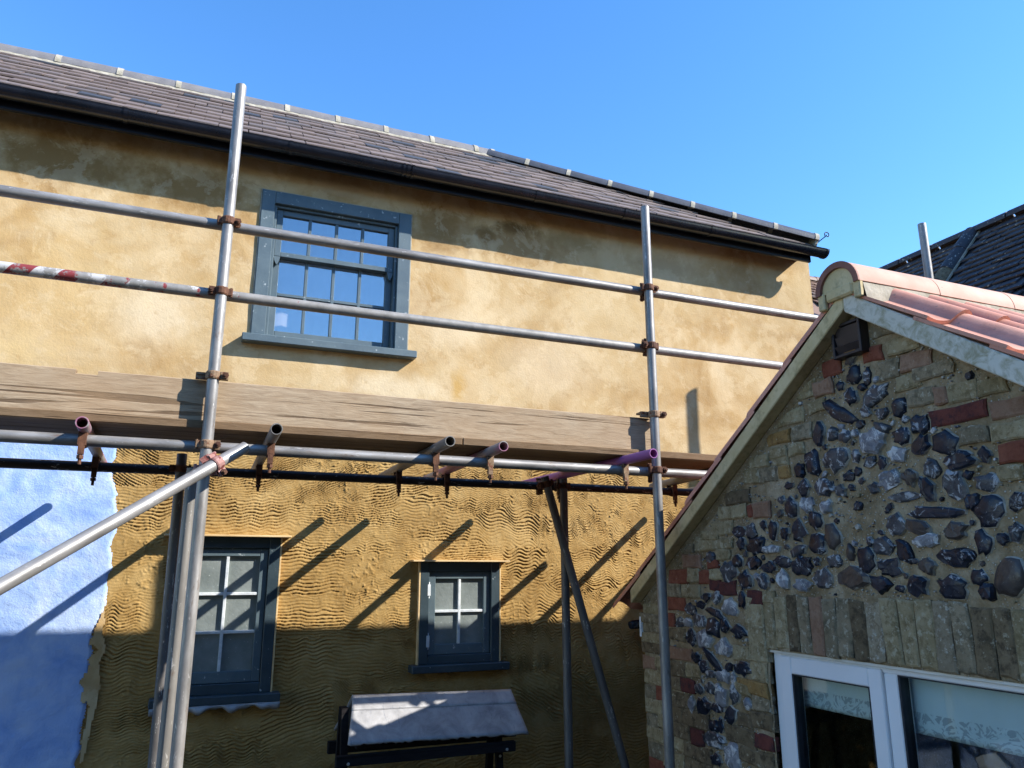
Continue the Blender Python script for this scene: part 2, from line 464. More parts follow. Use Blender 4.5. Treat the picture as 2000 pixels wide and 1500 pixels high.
def link(o, parent, world_loc, rot=None):
    col.objects.link(o)
    base = Vector((0, 0, 0))
    if parent is not None:
        o.parent = parent
        base = ORG[parent.name]
    m = Matrix.Translation(Vector(world_loc) - base)
    if rot is not None:
        m = m @ rot.to_4x4()
    o.matrix_basis = m
    ORG[o.name] = Vector(world_loc)
    return o

def tag(o, label=None, category=None, group=None, kind=None):
    if label: o['label'] = label
    if category: o['category'] = category
    if group: o['group'] = group
    if kind: o['kind'] = kind
    return o

def thing(name, loc, label, category, group=None):
    o = bpy.data.objects.new(name, None)
    o.empty_display_size = 0.2
    link(o, None, loc)
    return tag(o, label, category, group)

def meshobj(name, verts, faces, mat, parent=None, smooth=False, origin=None):
    """verts in world space; the object's origin goes to their centre"""
    va = np.asarray(verts, dtype=float)
    if origin is None:
        origin = (va.min(0) + va.max(0)) / 2
    me = bpy.data.meshes.new(name)
    me.from_pydata((va - np.asarray(origin)).tolist(), [], faces)
    if smooth:
        me.polygons.foreach_set('use_smooth', [True] * len(me.polygons))
    me.materials.append(MAT[mat] if isinstance(mat, str) else mat)
    me.update()
    o = bpy.data.objects.new(name, me)
    return link(o, parent, origin)

def inst(name, me, parent, loc, rot=None):
    o = bpy.data.objects.new(name, me)
    return link(o, parent, loc, rot)

BF = [(0, 3, 2, 1), (4, 5, 6, 7), (0, 1, 5, 4), (1, 2, 6, 5), (2, 3, 7, 6), (3, 0, 4, 7)]

def boxv(x0, x1, y0, y1, z0, z1):
    return [(x0, y0, z0), (x1, y0, z0), (x1, y1, z0), (x0, y1, z0), (x0, y0, z1), (x1, y0, z1), (x1, y1, z1), (x0, y1, z1)]

def join(parts):
    V, F = [], []
    for v, f in parts:
        n = len(V)
        V += list(v)
        F += [tuple(i + n for i in q) for q in f]
    return V, F

def chamfer(verts, faces, w):
    bm = bmesh.new()
    vs_ = [bm.verts.new(p) for p in verts]
    for f in faces:
        bm.faces.new([vs_[i] for i in f])
    bmesh.ops.bevel(bm, geom=list(bm.edges), offset=w, segments=1, affect='EDGES', profile=0.5)
    bm.verts.index_update()
    V = [tuple(v.co) for v in bm.verts]
    F = [tuple(v.index for v in f.verts) for f in bm.faces]
    bm.free()
    return V, F

def cbox(x0, x1, y0, y1, z0, z1, w=0.003):
    return chamfer(boxv(x0, x1, y0, y1, z0, z1), BF, w)

def boxes(name, lst, mat, parent, w=0.003):
    V, F = join([cbox(*b, w) for b in lst])
    return meshobj(name, V, F, mat, parent)

def frame_of(d):
    d = Vector(d).normalized()
    a = Vector((0, 0, 1)) if abs(d.z) < 0.9 else Vector((1, 0, 0))
    x = a.cross(d).normalized()
    y = d.cross(x)
    return x, y, d

def cyl(p0, p1, r0, r1=None, n=12, caps=True):
    if r1 is None: r1 = r0
    p0, p1 = Vector(p0), Vector(p1)
    x, y, d = frame_of(p1 - p0)
    V = []
    for p, r in ((p0, r0), (p1, r1)):
        for i in range(n):
            a = 2 * math.pi * i / n
            V.append(tuple(p + x * math.cos(a) * r + y * math.sin(a) * r))
    F = [(i, (i + 1) % n, n + (i + 1) % n, n + i) for i in range(n)]
    if caps:
        F += [tuple(range(n - 1, -1, -1)), tuple(range(n, 2 * n))]
    return V, F

def obox(c, ax, ay, az, sx, sy, sz):
    c, ax, ay, az = Vector(c), Vector(ax), Vector(ay), Vector(az)
    V = []
    for k in (-1, 1):
        for (i, j) in ((-1, -1), (1, -1), (1, 1), (-1, 1)):
            V.append(tuple(c + ax * i * sx / 2 + ay * j * sy / 2 + az * k * sz / 2))
    return V, BF

TR = 0.0242
def tube(name, p0, p1, mat, parent, r=TR, label=None):
    """hollow steel tube, local Z along the tube"""
    p0, p1 = Vector(p0), Vector(p1)
    L = (p1 - p0).length
    n = 24
    ri = r - 0.0042
    prof = [(r - .001, 0), (r, .001)] + [(r, L * k / 6) for k in range(1, 6)] + [(r, L - .001), (r - .001, L), (ri, L), (ri, L - .25 if L > .6 else L * .6), (0.0005, L - .26 if L > .6 else L * .58)]
    prof = [(0.0005, .26 if L > .6 else L * .42), (ri, .25 if L > .6 else L * .4), (ri, 0)] + prof
    V, F = [], []
    for (rr, z) in prof:
        for i in range(n):
            a = 2 * math.pi * i / n
            V.append((rr * math.cos(a), rr * math.sin(a), z))
    for k in range(len(prof) - 1):
        for i in range(n):
            F.append((k * n + i, k * n + (i + 1) % n, (k + 1) * n + (i + 1) % n, (k + 1) * n + i))
    me = bpy.data.meshes.new(name)
    me.from_pydata(V, [], F)
    me.polygons.foreach_set('use_smooth', [True] * len(F))
    me.materials.append(MAT[mat])
    bm = bmesh.new(); bm.from_mesh(me)
    for e in bm.edges:
        if len(e.link_faces) == 2 and e.calc_face_angle(0) > R(35): e.smooth = False
    bm.to_mesh(me); bm.free()
    o = bpy.data.objects.new(name, me)
    link(o, parent, p0, (p1 - p0).to_track_quat('Z', 'X').to_matrix())
    if label: o['label'] = label
    return o

# deterministic value noise
_rng = np.random.RandomState(5)
_tab = _rng.rand(256, 256)
def vnoise(x, z, s, ox=0.0, oz=0.0):
    x = x / s + ox; z = z / s + oz
    xi = np.floor(x).astype(int); zi = np.floor(z).astype(int)
    fx = x - xi; fz = z - zi
    fx = fx * fx * (3 - 2 * fx); fz = fz * fz * (3 - 2 * fz)
    g = lambda a, b: _tab[a % 256, b % 256]
    return (g(xi, zi) * (1 - fx) + g(xi + 1, zi) * fx) * (1 - fz) + (g(xi, zi + 1) * (1 - fx) + g(xi + 1, zi + 1) * fx) * fz
def fbm(x, z, s, o=4, ox=0.0):
    a = 0; w = .5; tot = 0
    for k in range(o):
        a = a + w * vnoise(x, z, s, ox + 17.3 * k, 5.1 * k); tot += w; s /= 2.03; w *= .55
    return a / tot - .5

def lines(a, b, step, fixed):
    """grid coordinates between a and b that include every fixed value"""
    pts = sorted({a, b, *[f for f in fixed if a < f < b]})
    out = []
    for p, q in zip(pts[:-1], pts[1:]):
        n = max(1, int(round((q - p) / step)))
        out += [p + (q - p) * i / n for i in range(n)]
    return np.array(out + [b])

def wall_grid(name, xs, zs, yfun, holes, mat, parent, keep=None, origin=None):
    X, Z = np.meshgrid(xs, zs)
    Y = yfun(X, Z)
    nx = len(xs)
    V = np.stack([X, Y, Z], -1).reshape(-1, 3)
    xc = (xs[:-1] + xs[1:]) / 2; zc = (zs[:-1] + zs[1:]) / 2
    XC, ZC = np.meshgrid(xc, zc)
    ok = np.ones(XC.shape, bool)
    for (x0, x1, z0, z1) in holes:
        ok &= ~((XC > x0) & (XC < x1) & (ZC > z0) & (ZC < z1))
    if keep is not None:
        ok &= keep(XC, ZC)
    j, i = np.nonzero(ok)
    a = j * nx + i
    F = np.stack([a, a + 1, a + 1 + nx, a + nx], -1)
    used = np.zeros(len(V), bool); used[F.ravel()] = True
    idx = np.cumsum(used) - 1
    V = V[used]; F = idx[F]
    if origin is None: origin = (V.min(0) + V.max(0)) / 2
    me = bpy.data.meshes.new(name)
    me.vertices.add(len(V)); me.vertices.foreach_set('co', (V - np.asarray(origin)).ravel())
    me.loops.add(F.size); me.loops.foreach_set('vertex_index', F.ravel().astype(np.int32))
    me.polygons.add(len(F)); me.polygons.foreach_set('loop_start', (np.arange(len(F)) * 4).astype(np.int32))
    me.update(calc_edges=True)
    me.polygons.foreach_set('use_smooth', np.ones(len(F), bool))
    me.materials.append(MAT[mat])
    o = bpy.data.objects.new(name, me)
    return link(o, parent, origin)

# annex bricks and flints: (y, z, width, height, [turn,] kind) on the gable face
FL=[(2.252, 2.436, 0.058, 0.047, -30, 'g'), (2.251, 2.369, 0.064, 0.078, 10, 'd'), (2.184, 2.35, 0.037, 0.064, 5, 'd'), (2.324, 2.342, 0.044, 0.042, 0, 'd'), (2.277, 2.286, 0.062, 0.067, 0, 'd'), (2.159, 2.269, 0.139, 0.065, -20, 'g'),
(2.348, 2.233, 0.189, 0.058, 35, 'd'), (2.058, 2.201, 0.054, 0.074, 10, 'd'), (2.136, 2.191, 0.053, 0.039, 0, 'g'), (2.211, 2.21, 0.05, 0.045, 0, 'g'), (1.974, 2.12, 0.074, 0.07, 0, 'd'), (2.464, 2.164, 0.065, 0.092, -10, 'd'),
(2.393, 2.152, 0.062, 0.058, 20, 'g'), (2.323, 2.133, 0.066, 0.052, 0, 'g'), (2.273, 2.136, 0.038, 0.036, 0, 'w'), (2.193, 2.089, 0.134, 0.089, 0, 'w'), (2.144, 2.137, 0.071, 0.039, 30, 'g'), (2.057, 2.088, 0.075, 0.064, 0, 'd'),
(1.978, 2.04, 0.069, 0.087, 35, 'd'), (1.879, 2.037, 0.099, 0.089, 0, 'd'), (2.086, 2.024, 0.079, 0.062, 0, 'w'), (2.519, 2.051, 0.081, 0.114, -15, 'd'), (2.383, 2.044, 0.136, 0.104, 0, 'g'), (2.283, 2.044, 0.038, 0.056, 0, 'g'),
(2.217, 2.012, 0.061, 0.039, -20, 'g'), (2.16, 2.002, 0.044, 0.048, 20, 'd'), (1.838, 1.966, 0.119, 0.065, -10, 'd'), (1.744, 1.977, 0.04, 0.055, -20, 'd'), (2.598, 2.025, 0.057, 0.066, 0, 'd'), (1.95, 1.957, 0.067, 0.068, 0, 'g'),
(1.75, 1.884, 0.085, 0.063, 10, 'g'), (2.137, 1.936, 0.104, 0.076, 0, 'w'), (2.045, 1.936, 0.057, 0.072, -10, 'b'), (1.979, 1.885, 0.06, 0.086, -20, 'd'), (1.869, 1.887, 0.082, 0.1, 0, 'g'), (2.669, 1.965, 0.063, 0.033, 0, 'd'),
(2.585, 1.948, 0.072, 0.071, 0, 'd'), (2.468, 1.937, 0.099, 0.074, 0, 'g'), (2.078, 1.866, 0.128, 0.037, 0, 'g'), (2.669, 1.867, 0.071, 0.094, -5, 'd'), (2.575, 1.874, 0.067, 0.065, 20, 'w'), (2.464, 1.857, 0.056, 0.057, 0, 'w'),
(2.528, 1.806, 0.08, 0.074, 25, 'd'), (2.794, 1.776, 0.063, 0.079, 0, 'd'), (2.722, 1.759, 0.052, 0.061, 0, 'd'), (2.634, 1.768, 0.092, 0.097, 0, 'd'), (2.448, 1.737, 0.083, 0.097, -20, 'b'), (2.53, 1.706, 0.094, 0.084, -10, 'd'),
(2.297, 1.847, 0.044, 0.04, 0, 'd'), (1.958, 1.799, 0.215, 0.047, 5, 'd'), (1.812, 1.824, 0.065, 0.055, -20, 'd'), (1.751, 1.792, 0.106, 0.091, -30, 'd'), (1.654, 1.817, 0.049, 0.064, 40, 'd'), (2.132, 1.766, 0.074, 0.079, 15, 'g'),
(2.039, 1.754, 0.097, 0.05, 20, 'b'), (1.888, 1.734, 0.097, 0.056, -10, 'b'), (2.004, 1.703, 0.12, 0.049, -5, 'w'), (1.792, 1.69, 0.068, 0.082, 0, 'd'), (1.724, 1.7, 0.047, 0.048, 0, 'd'), (1.676, 1.718, 0.054, 0.06, 0, 'g'),
(2.195, 1.691, 0.088, 0.061, 0, 'g'), (2.109, 1.672, 0.056, 0.096, -25, 'd'), (2.363, 1.668, 0.039, 0.069, 0, 'b'), (2.284, 1.64, 0.087, 0.092, 0, 'd'), (1.897, 1.646, 0.13, 0.064, -5, 'd'), (2.649, 1.682, 0.1, 0.048, -15, 'g'),
(2.752, 1.643, 0.105, 0.05, 0, 'd'), (2.634, 1.62, 0.114, 0.08, 0, 'd'), (2.546, 1.638, 0.04, 0.034, 0, 'd'), (2.444, 1.637, 0.082, 0.056, 0, 'g'), (2.177, 1.613, 0.098, 0.065, 0, 'd'), (2.019, 1.617, 0.063, 0.062, 0, 'b'),
(1.926, 1.546, 0.107, 0.076, 0, 'd'), (1.827, 1.579, 0.059, 0.054, 0, 'd'), (1.805, 1.534, 0.058, 0.061, 20, 'd'), (1.721, 1.584, 0.097, 0.131, 10, 'b'), (2.36, 1.575, 0.149, 0.093, 0, 'b'), (2.23, 1.55, 0.095, 0.066, 20, 'd'),
(2.066, 1.55, 0.08, 0.076, 0, 'd'), (2.142, 1.535, 0.045, 0.027, 0, 'd'), (2.516, 1.568, 0.12, 0.082, 0, 'g'), (2.758, 1.561, 0.073, 0.087, 0, 'w'), (2.644, 1.538, 0.106, 0.053, 0, 'w'), (2.821, 1.695, 0.11, 0.039, 0, 'w'),
(2.826, 1.616, 0.059, 0.05, 0, 'd'), (3.034, 1.783, 0.098, 0.053, 0, 'd'), (2.945, 1.783, 0.065, 0.071, 10, 'g'), (2.857, 1.803, 0.042, 0.046, 0, 'd'), (3.022, 1.725, 0.067, 0.057, 10, 'd'), (2.917, 1.714, 0.121, 0.083, 0, 'd'),
(3.057, 1.644, 0.083, 0.062, 0, 'd'), (2.947, 1.638, 0.1, 0.06, 0, 'd'), (2.845, 1.615, 0.082, 0.045, 0, 'd'), (3.127, 1.597, 0.117, 0.096, -20, 'g'), (3.014, 1.557, 0.103, 0.084, 0, 'd'), (2.889, 1.554, 0.062, 0.068, -10, 'g'),
(3.271, 1.662, 0.067, 0.055, 0, 'g'), (2.749, 1.636, 0.097, 0.044, 10, 'd'), (3.321, 1.471, 0.079, 0.05, 0, 'd'), (3.233, 1.469, 0.071, 0.059, 0, 'g'), (3.142, 1.427, 0.114, 0.082, 0, 'w'), (3.041, 1.469, 0.059, 0.075, 0, 'd'),
(3.461, 1.404, 0.096, 0.061, 0, 'g'), (3.376, 1.431, 0.07, 0.037, 0, 'd'), (3.256, 1.397, 0.131, 0.046, 15, 'd'), (3.56, 1.334, 0.088, 0.055, 0, 'g'), (3.492, 1.341, 0.085, 0.048, 0, 'w'), (3.39, 1.35, 0.116, 0.067, 0, 'g'),
(3.285, 1.327, 0.105, 0.091, 0, 'd'), (3.187, 1.343, 0.074, 0.07, 0, 'd'), (3.082, 1.322, 0.12, 0.065, 0, 'd'), (3.469, 1.265, 0.102, 0.088, 0, 'd'), (3.359, 1.264, 0.137, 0.092, 0, 'w'), (3.209, 1.238, 0.127, 0.082, 0, 'w'),
(3.436, 1.172, 0.082, 0.053, 0, 'd'), (3.296, 1.173, 0.187, 0.045, 35, 'd'), (3.377, 1.132, 0.08, 0.062, 0, 'd'), (3.181, 1.153, 0.052, 0.044, 0, 'd'), (3.076, 1.156, 0.119, 0.064, 0, 'd'), (3.319, 1.104, 0.1, 0.038, 0, 'g'),
(3.223, 1.105, 0.106, 0.056, 0, 'w'), (3.145, 1.108, 0.041, 0.061, 0, 'w'), (3.331, 1.036, 0.089, 0.057, 0, 'g'), (3.248, 1.013, 0.096, 0.1, 0, 'w'), (3.148, 1.036, 0.076, 0.091, 0, 'g'), (3.428, 1.023, 0.07, 0.046, 0, 'g'),
(3.396, 0.945, 0.131, 0.083, 0, 'd'), (3.286, 0.955, 0.097, 0.05, 0, 'd'), (3.499, 0.942, 0.06, 0.079, 0, 'w'), (3.184, 0.94, 0.087, 0.073, 0, 'd'), (3.054, 1.008, 0.058, 0.053, 0, 'w'), (3.321, 0.869, 0.087, 0.05, 0, 'd'),
(3.265, 0.879, 0.043, 0.068, 0, 'd'), (3.327, 0.807, 0.153, 0.075, 0, 'g'), (3.315, 0.718, 0.086, 0.055, 0, 'd'), (3.193, 0.755, 0.122, 0.12, 0, 'w')]
BR=[(2.357, 2.43, 0.096, 0.059, 'r'), (2.152, 2.434, 0.091, 0.056, 'r'), (1.956, 2.355, 0.123, 0.057, 'p'), (2.083, 2.352, 0.087, 0.064, 'g'), (2.007, 2.434, 0.139, 0.054, 'b'), (2.005, 2.288, 0.099, 0.048, 'b'),
(1.893, 2.301, 0.153, 0.046, 'g'), (1.954, 2.218, 0.111, 0.051, 'g'), (1.876, 2.207, 0.04, 0.059, 'p'), (1.791, 2.207, 0.104, 0.057, 'b'), (1.684, 2.197, 0.092, 0.051, 'b'), (1.825, 2.13, 0.207, 0.049, 'd'),
(1.644, 2.115, 0.114, 0.054, 'p'), (1.647, 2.041, 0.109, 0.053, 'b'), (1.646, 1.968, 0.091, 0.057, 'r'), (1.665, 1.908, 0.075, 0.041, 'b'), (1.773, 2.047, 0.096, 0.052, 'g'), (2.42, 2.356, 0.099, 0.06, 'p'),
(2.54, 2.365, 0.106, 0.056, 'b'), (2.64, 2.268, 0.175, 0.057, 'b'), (2.566, 2.186, 0.107, 0.061, 'g'), (2.716, 2.187, 0.14, 0.052, 'o'), (2.723, 2.124, 0.099, 0.046, 'b'), (2.61, 2.119, 0.085, 0.05, 'b'),
(2.694, 2.027, 0.065, 0.045, 'o'), (2.51, 2.416, 0.09, 0.051, 'b'), (2.085, 2.513, 0.094, 0.045, 'g'), (2.466, 2.287, 0.087, 0.049, 'b'), (2.916, 2.035, 0.102, 0.062, 'b'), (2.806, 2.032, 0.123, 0.061, 'g'),
(3.031, 1.946, 0.176, 0.054, 'k'), (3.078, 1.878, 0.21, 0.056, 'b'), (2.863, 1.873, 0.105, 0.065, 'p'), (2.942, 1.874, 0.029, 0.047, 'r'), (3.165, 1.804, 0.162, 0.055, 'b'), (3.315, 1.729, 0.155, 0.056, 'b'),
(3.161, 1.729, 0.136, 0.044, 'b'), (3.429, 1.648, 0.154, 0.062, 'p'), (3.163, 1.675, 0.088, 0.044, 'b'), (3.253, 1.631, 0.075, 0.035, 'r'), (3.557, 1.57, 0.162, 0.064, 'r'), (3.418, 1.576, 0.099, 0.067, 'b'),
(3.327, 1.569, 0.077, 0.055, 'r'), (3.229, 1.582, 0.098, 0.044, 'b'), (3.251, 1.532, 0.083, 0.054, 'd'), (3.148, 1.515, 0.118, 0.063, 'd'), (3.453, 1.498, 0.154, 0.062, 'b'), (3.612, 1.5, 0.126, 0.075, 'g'),
(2.954, 1.478, 0.093, 0.055, 'd'), (2.86, 1.485, 0.075, 0.045, 'b'), (2.852, 2.095, 0.127, 0.052, 'b'), (2.715, 2.087, 0.098, 0.05, 'b'), (3.268, 1.773, 0.127, 0.041, 'b'), (3.469, 1.712, 0.111, 0.042, 'g'),
(3.593, 1.428, 0.147, 0.06, 'r'), (3.845, 1.391, 0.164, 0.052, 'b'), (3.817, 1.339, 0.273, 0.048, 'g'), (3.645, 1.341, 0.059, 0.06, 'r'), (3.814, 1.288, 0.258, 0.047, 'g'), (3.607, 1.272, 0.147, 0.056, 'k'),
(3.811, 1.236, 0.257, 0.051, 'b'), (3.815, 1.182, 0.257, 0.051, 'k'), (3.58, 1.175, 0.207, 0.062, 'p'), (3.882, 1.1, 0.121, 0.058, 'p'), (3.744, 1.114, 0.141, 0.057, 'b'), (3.604, 1.1, 0.132, 0.065, 'k'),
(3.476, 1.105, 0.113, 0.06, 'b'), (3.852, 1.03, 0.172, 0.068, 'b'), (3.72, 1.04, 0.079, 0.07, 'k'), (3.632, 1.027, 0.089, 0.055, 'k'), (3.522, 1.024, 0.109, 0.067, 'd'), (3.88, 0.95, 0.106, 0.064, 'g'),
(3.792, 0.953, 0.064, 0.067, 'r'), (3.714, 0.964, 0.079, 0.066, 'b'), (3.596, 0.948, 0.149, 0.067, 'k'), (3.852, 0.879, 0.159, 0.067, 'b'), (3.723, 0.893, 0.085, 0.062, 'k'), (3.635, 0.869, 0.085, 0.061, 'k'),
(3.476, 0.871, 0.223, 0.075, 'k'), (3.876, 0.8, 0.109, 0.063, 'g'), (3.752, 0.815, 0.13, 0.065, 'b'), (3.61, 0.798, 0.149, 0.066, 'k'), (3.468, 0.791, 0.105, 0.071, 'd'), (3.805, 0.74, 0.249, 0.062, 'b'),
(3.843, 0.653, 0.157, 0.072, 'g'), (3.628, 0.726, 0.087, 0.053, 'b'), (3.472, 0.717, 0.232, 0.061, 'k'), (3.852, 0.578, 0.136, 0.062, 'r'), (3.683, 0.64, 0.184, 0.073, 'b'), (3.473, 0.648, 0.22, 0.06, 'k'),
(2.973, 1.391, 0.124, 0.064, 'b'), (2.956, 1.316, 0.089, 0.066, 'b'), (3.077, 1.225, 0.112, 0.061, 'b'), (2.962, 1.234, 0.111, 0.062, 'b'), (2.966, 1.157, 0.105, 0.074, 'b'), (3.015, 1.082, 0.2, 0.056, 'o'),
(2.965, 1.021, 0.111, 0.064, 'g'), (3.087, 0.931, 0.108, 0.05, 'k'), (2.967, 0.944, 0.124, 0.063, 'k'), (3.131, 0.858, 0.209, 0.071, 'k'), (2.967, 0.861, 0.114, 0.054, 'd'), (3.025, 0.788, 0.216, 0.06, 'k'),
(3.091, 1.07, 0.109, 0.042, 'b')]
SO=[(3.016, 2.904, 'b'), (2.902, 2.834, 'b'), (2.832, 2.753, 'b'), (2.75, 2.685, 'k'), (2.682, 2.616, 'g'), (2.613, 2.545, 'p'),
(2.543, 2.474, 'g'), (2.471, 2.399, 'g'), (2.396, 2.324, 'k'), (2.322, 2.242, 'w'), (2.24, 2.167, 'b'), (2.165, 2.098, 'b'),
(2.096, 2.022, 'b'), (2.021, 1.951, 'w'), (1.949, 1.882, 'g'), (1.88, 1.805, 'k'), (1.803, 1.738, 'k'), (1.737, 1.674, 'b'),
(1.673, 1.607, 'b'), (1.606, 1.543, 'g')]

# ------------------------------------------------------------------ ground
g = meshobj('ground', [(-60, -60, -.5), (60, -60, -.5), (60, 60, -.5), (-60, 60, -.5)], [(0, 1, 2, 3)], 'ground_gravel')
tag(g, 'gravel yard ground below the scaffold', None, None, 'structure')

# ------------------------------------------------------------------ cottage
WY = 4.9
cot = thing('cottage', (0.8, 4.9, -.5), 'cottage with ochre rendered wall, combed plaster below and tiled hipped roof', 'house')
HU = (.215, 1.225, 3.045, 4.053)          # sash window
HL = (-.092, .487, .922, 1.792)           # tall casement
HS = (1.362, 1.902, 1.030, 1.654)         # small casement

def wav(X, Z):
    return 0.014 * fbm(X, Z, 1.1, 3, 3.1) + 0.006 * fbm(X, Z, .22, 3, 9.7)

xs = lines(-3.2, 4.865, .014, HU[:2]); zs = lines(2.42, 4.30, .014, HU[2:])
ZB = 2.42
wall_grid('render_coat', xs, zs, lambda X, Z: WY - .012 + wav(X, Z) + .012 * np.clip((ZB + .012 - Z) / .012, 0, 1), [HU], 'ochre_render', cot,
          origin=(0.8, 4.9, 3.35))['label'] = 'smooth mottled ochre render on the upper wall'

# combed scratch coat, real wavy grooves
pr = np.random.RandomState(21)
PC = []
zc = 0.05
row = 0
while zc < 2.6:
    xq = -.75 + pr.rand() * .2
    while xq < 4.2:
        w = .30 + .35 * pr.rand()
        x_ = xq + w / 2
        big = x_ > 1.85 and zc > 1.0
        A = (.020 + .018 * pr.rand()) if big else (.004 + .016 * pr.rand() ** 1.5)
        lam = (.13 + .07 * pr.rand()) if big else (.09 + .10 * pr.rand())
        PC.append((x_, zc + pr.uniform(-.05, .05), A, lam, pr.rand() * 6.28, pr.uniform(-.13, .13) if pr.rand() > .28 else pr.uniform(-.7, .7), pr.uniform(.0145, .0225), pr.uniform(.6, 1.0) if pr.rand() > .12 else pr.uniform(.15, .4), w))
        xq += w
    zc += pr.uniform(.20, .30)
    row += 1
PC = np.array(PC)

def comb(X, Z):
    sh = X.shape
    x = X.ravel(); z = Z.ravel()
    xd = x + .07 * fbm(x, z, .25, 2, 40.); zd = z + .10 * fbm(x, z, .35, 2, 60.)
    best = np.full(x.shape, 1e9); idx = np.zeros(x.shape, int)
    for k, p in enumerate(PC):
        d = ((xd - p[0]) / (p[8] * .5)) ** 2 + ((zd - p[1]) / .13) ** 2
        m = d < best
        best[m] = d[m]; idx[m] = k
    P = PC[idx]
    zz = z + P[:, 5] * (x - P[:, 0]) + P[:, 2] * np.sin(6.283 * x / P[:, 3] + P[:, 4] + 4.5 * fbm(x, z, .22, 3, 7.)) * (.45 + 2.2 * np.abs(fbm(x, z, .2, 2, 19.))) * 1.0 + .030 * fbm(x, z, .10, 3, 80.)
    f = zz / P[:, 6]
    fr = f - np.floor(f)
    tooth = np.floor(f)
    dep = .62 + .38 * np.sin(tooth * 12.9898 + idx * 3.7)             # every tooth of the comb bites differently
    groove = np.exp(-((fr - .5) / .17) ** 4)
    burr = np.exp(-((fr - .80) / .10) ** 2)
    mask = np.clip(.92 + 3.0 * fbm(x, z, .11, 4, 33.), 0, 1) * P[:, 7]
    crumb = np.clip(fbm(x, z, .018, 2, 55.) - .12, 0, 1) * np.clip(fbm(x, z, .25, 2, 91.) + .22, 0, 1)
    h = -.0145 * groove * dep * mask + .0055 * burr * mask * dep + .045 * crumb + .004 * fbm(x, z, .05, 3, 12.)
    return h.reshape(sh)

xs = lines(-.64, 3.95, .0043, (HL[0], HL[1], HS[0], HS[1]))
zs = np.concatenate([lines(-.5, .18, .05, ())[:-1], lines(.18, ZB, .0043, (HL[2], HL[3], HS[2], HS[3]))])
wall_grid('combed_plaster', xs, zs, lambda X, Z: WY + wav(X, Z) - comb(X, Z), [HL, HS], 'combed_plaster', cot)['label'] = 'brown scratch coat combed with wavy lines on the lower wall'
xs2 = lines(3.95, 4.865, .05, ()); zs2 = lines(-.5, ZB, .05, ())
wall_grid('lower_wall', xs2, zs2, lambda X, Z: WY + wav(X, Z), [], 'combed_plaster', cot)

# old blue paint to the left, its torn edge standing proud
EDGE = [(2.42, -.47), (2.20, -.462), (2.05, -.43), (1.92, -.408), (1.64, -.42), (1.42, -.421), (1.36, -.445), (1.23, -.458), (1.02, -.446), (.90, -.449), (.74, -.455), (.6, -.458), (-.5, -.47)]
ez = np.array([e[0] for e in EDGE][::-1]); ex = np.array([e[1] for e in EDGE][::-1])
def blue_y(X, Z):
    e = np.interp(Z, ez, ex) + .05 * fbm(X * 0, Z, .07, 4, 22.)
    lift = .010 * np.clip((e - X) / .012, 0, 1)
    return WY + wav(X, Z) + .004 - .002 - lift - .006 * fbm(X, Z, .05, 4, 71.) * np.clip((e - X) / .03, 0, 1)
def blue_keep(X, Z):
    return X < np.interp(Z, ez, ex) + .05 * fbm(X * 0, Z, .07, 4, 22.)
wall_grid('blue_render', lines(-3.2, -.36, .009, ()), lines(-.5, ZB, .009, ()), blue_y, [], 'blue_paint', cot, blue_keep)['label'] = 'old pale blue painted render with a torn edge'
# bare ochre skim beside the torn edge
def skim_keep(X, Z):
    n = .10 * fbm(X, Z, .10, 4, 44.)
    return (Z > .62 + n) & (Z < 1.40 + n - 3.5 * np.clip(-.425 - X, 0, 1)) & (X < -.405 + n * .5 - np.clip(.9 - Z, 0, 1) * .12) & (X > -.465 + n * 1.3 + .05 * np.abs(Z - 1.15) - np.clip(.95 - Z, 0, 1) * .06)
wall_grid('ochre_skim', lines(-.56, -.36, .008, ()), lines(.5, 1.45, .008, ()), lambda X, Z: WY + wav(X, Z) - .014 - .004 * fbm(X, Z, .05, 3, 71.), [], 'ochre_render', cot, skim_keep)

# hidden sides of the house
meshobj('side_wall', [(4.865, 4.9, -.5), (4.865, 8.3, -.5), (4.865, 8.3, 4.3), (4.865, 4.9, 4.3)], [(0, 1, 2, 3)], 'ochre_render', cot)
meshobj('inner_wall', boxv(-3.2, 4.86, 5.35, 5.40, -.5, 4.3), BF, 'interior_dark', cot)

# ---- windows of the cottage
def sash(par, x0, x1, z0, z1, y, dep, st, tr, br, cols, rows, bar, paint, pane_mat, putty=None, pane_y=.5):
    boxes('sash', [(x0, x0 + st, y, y + dep, z0, z1), (x1 - st, x1, y, y + dep, z0, z1),
                   (x0 + st, x1 - st, y + .001, y + dep - .001, z1 - tr, z1), (x0 + st, x1 - st, y + .001, y + dep - .001, z0, z0 + br)], paint, par)
    gx0, gx1, gz0, gz1 = x0 + st, x1 - st, z0 + br, z1 - tr
    cw = (gx1 - gx0) / cols; rh = (gz1 - gz0) / rows
    for i in range(1, cols):
        boxes('glazing_bar', [(gx0 + cw * i - bar / 2, gx0 + cw * i + bar / 2, y + .004, y + dep - .004, gz0, gz1)], putty or paint, par, .002)
    for j in range(1, rows):
        boxes('glazing_bar', [(gx0, gx1, y + .005, y + dep - .005, gz0 + rh * j - bar / 2, gz0 + rh * j + bar / 2)], putty or paint, par, .002)
    yp = y + dep * pane_y
    for i in range(cols):
        for j in range(rows):
            a0, a1 = gx0 + cw * i, gx0 + cw * (i + 1); b0, b1 = gz0 + rh * j, gz0 + rh * (j + 1)
            meshobj('pane', boxv(a0, a1, yp + random.uniform(-.001, .001), yp + .003, b0, b1), BF, pane_mat, par)

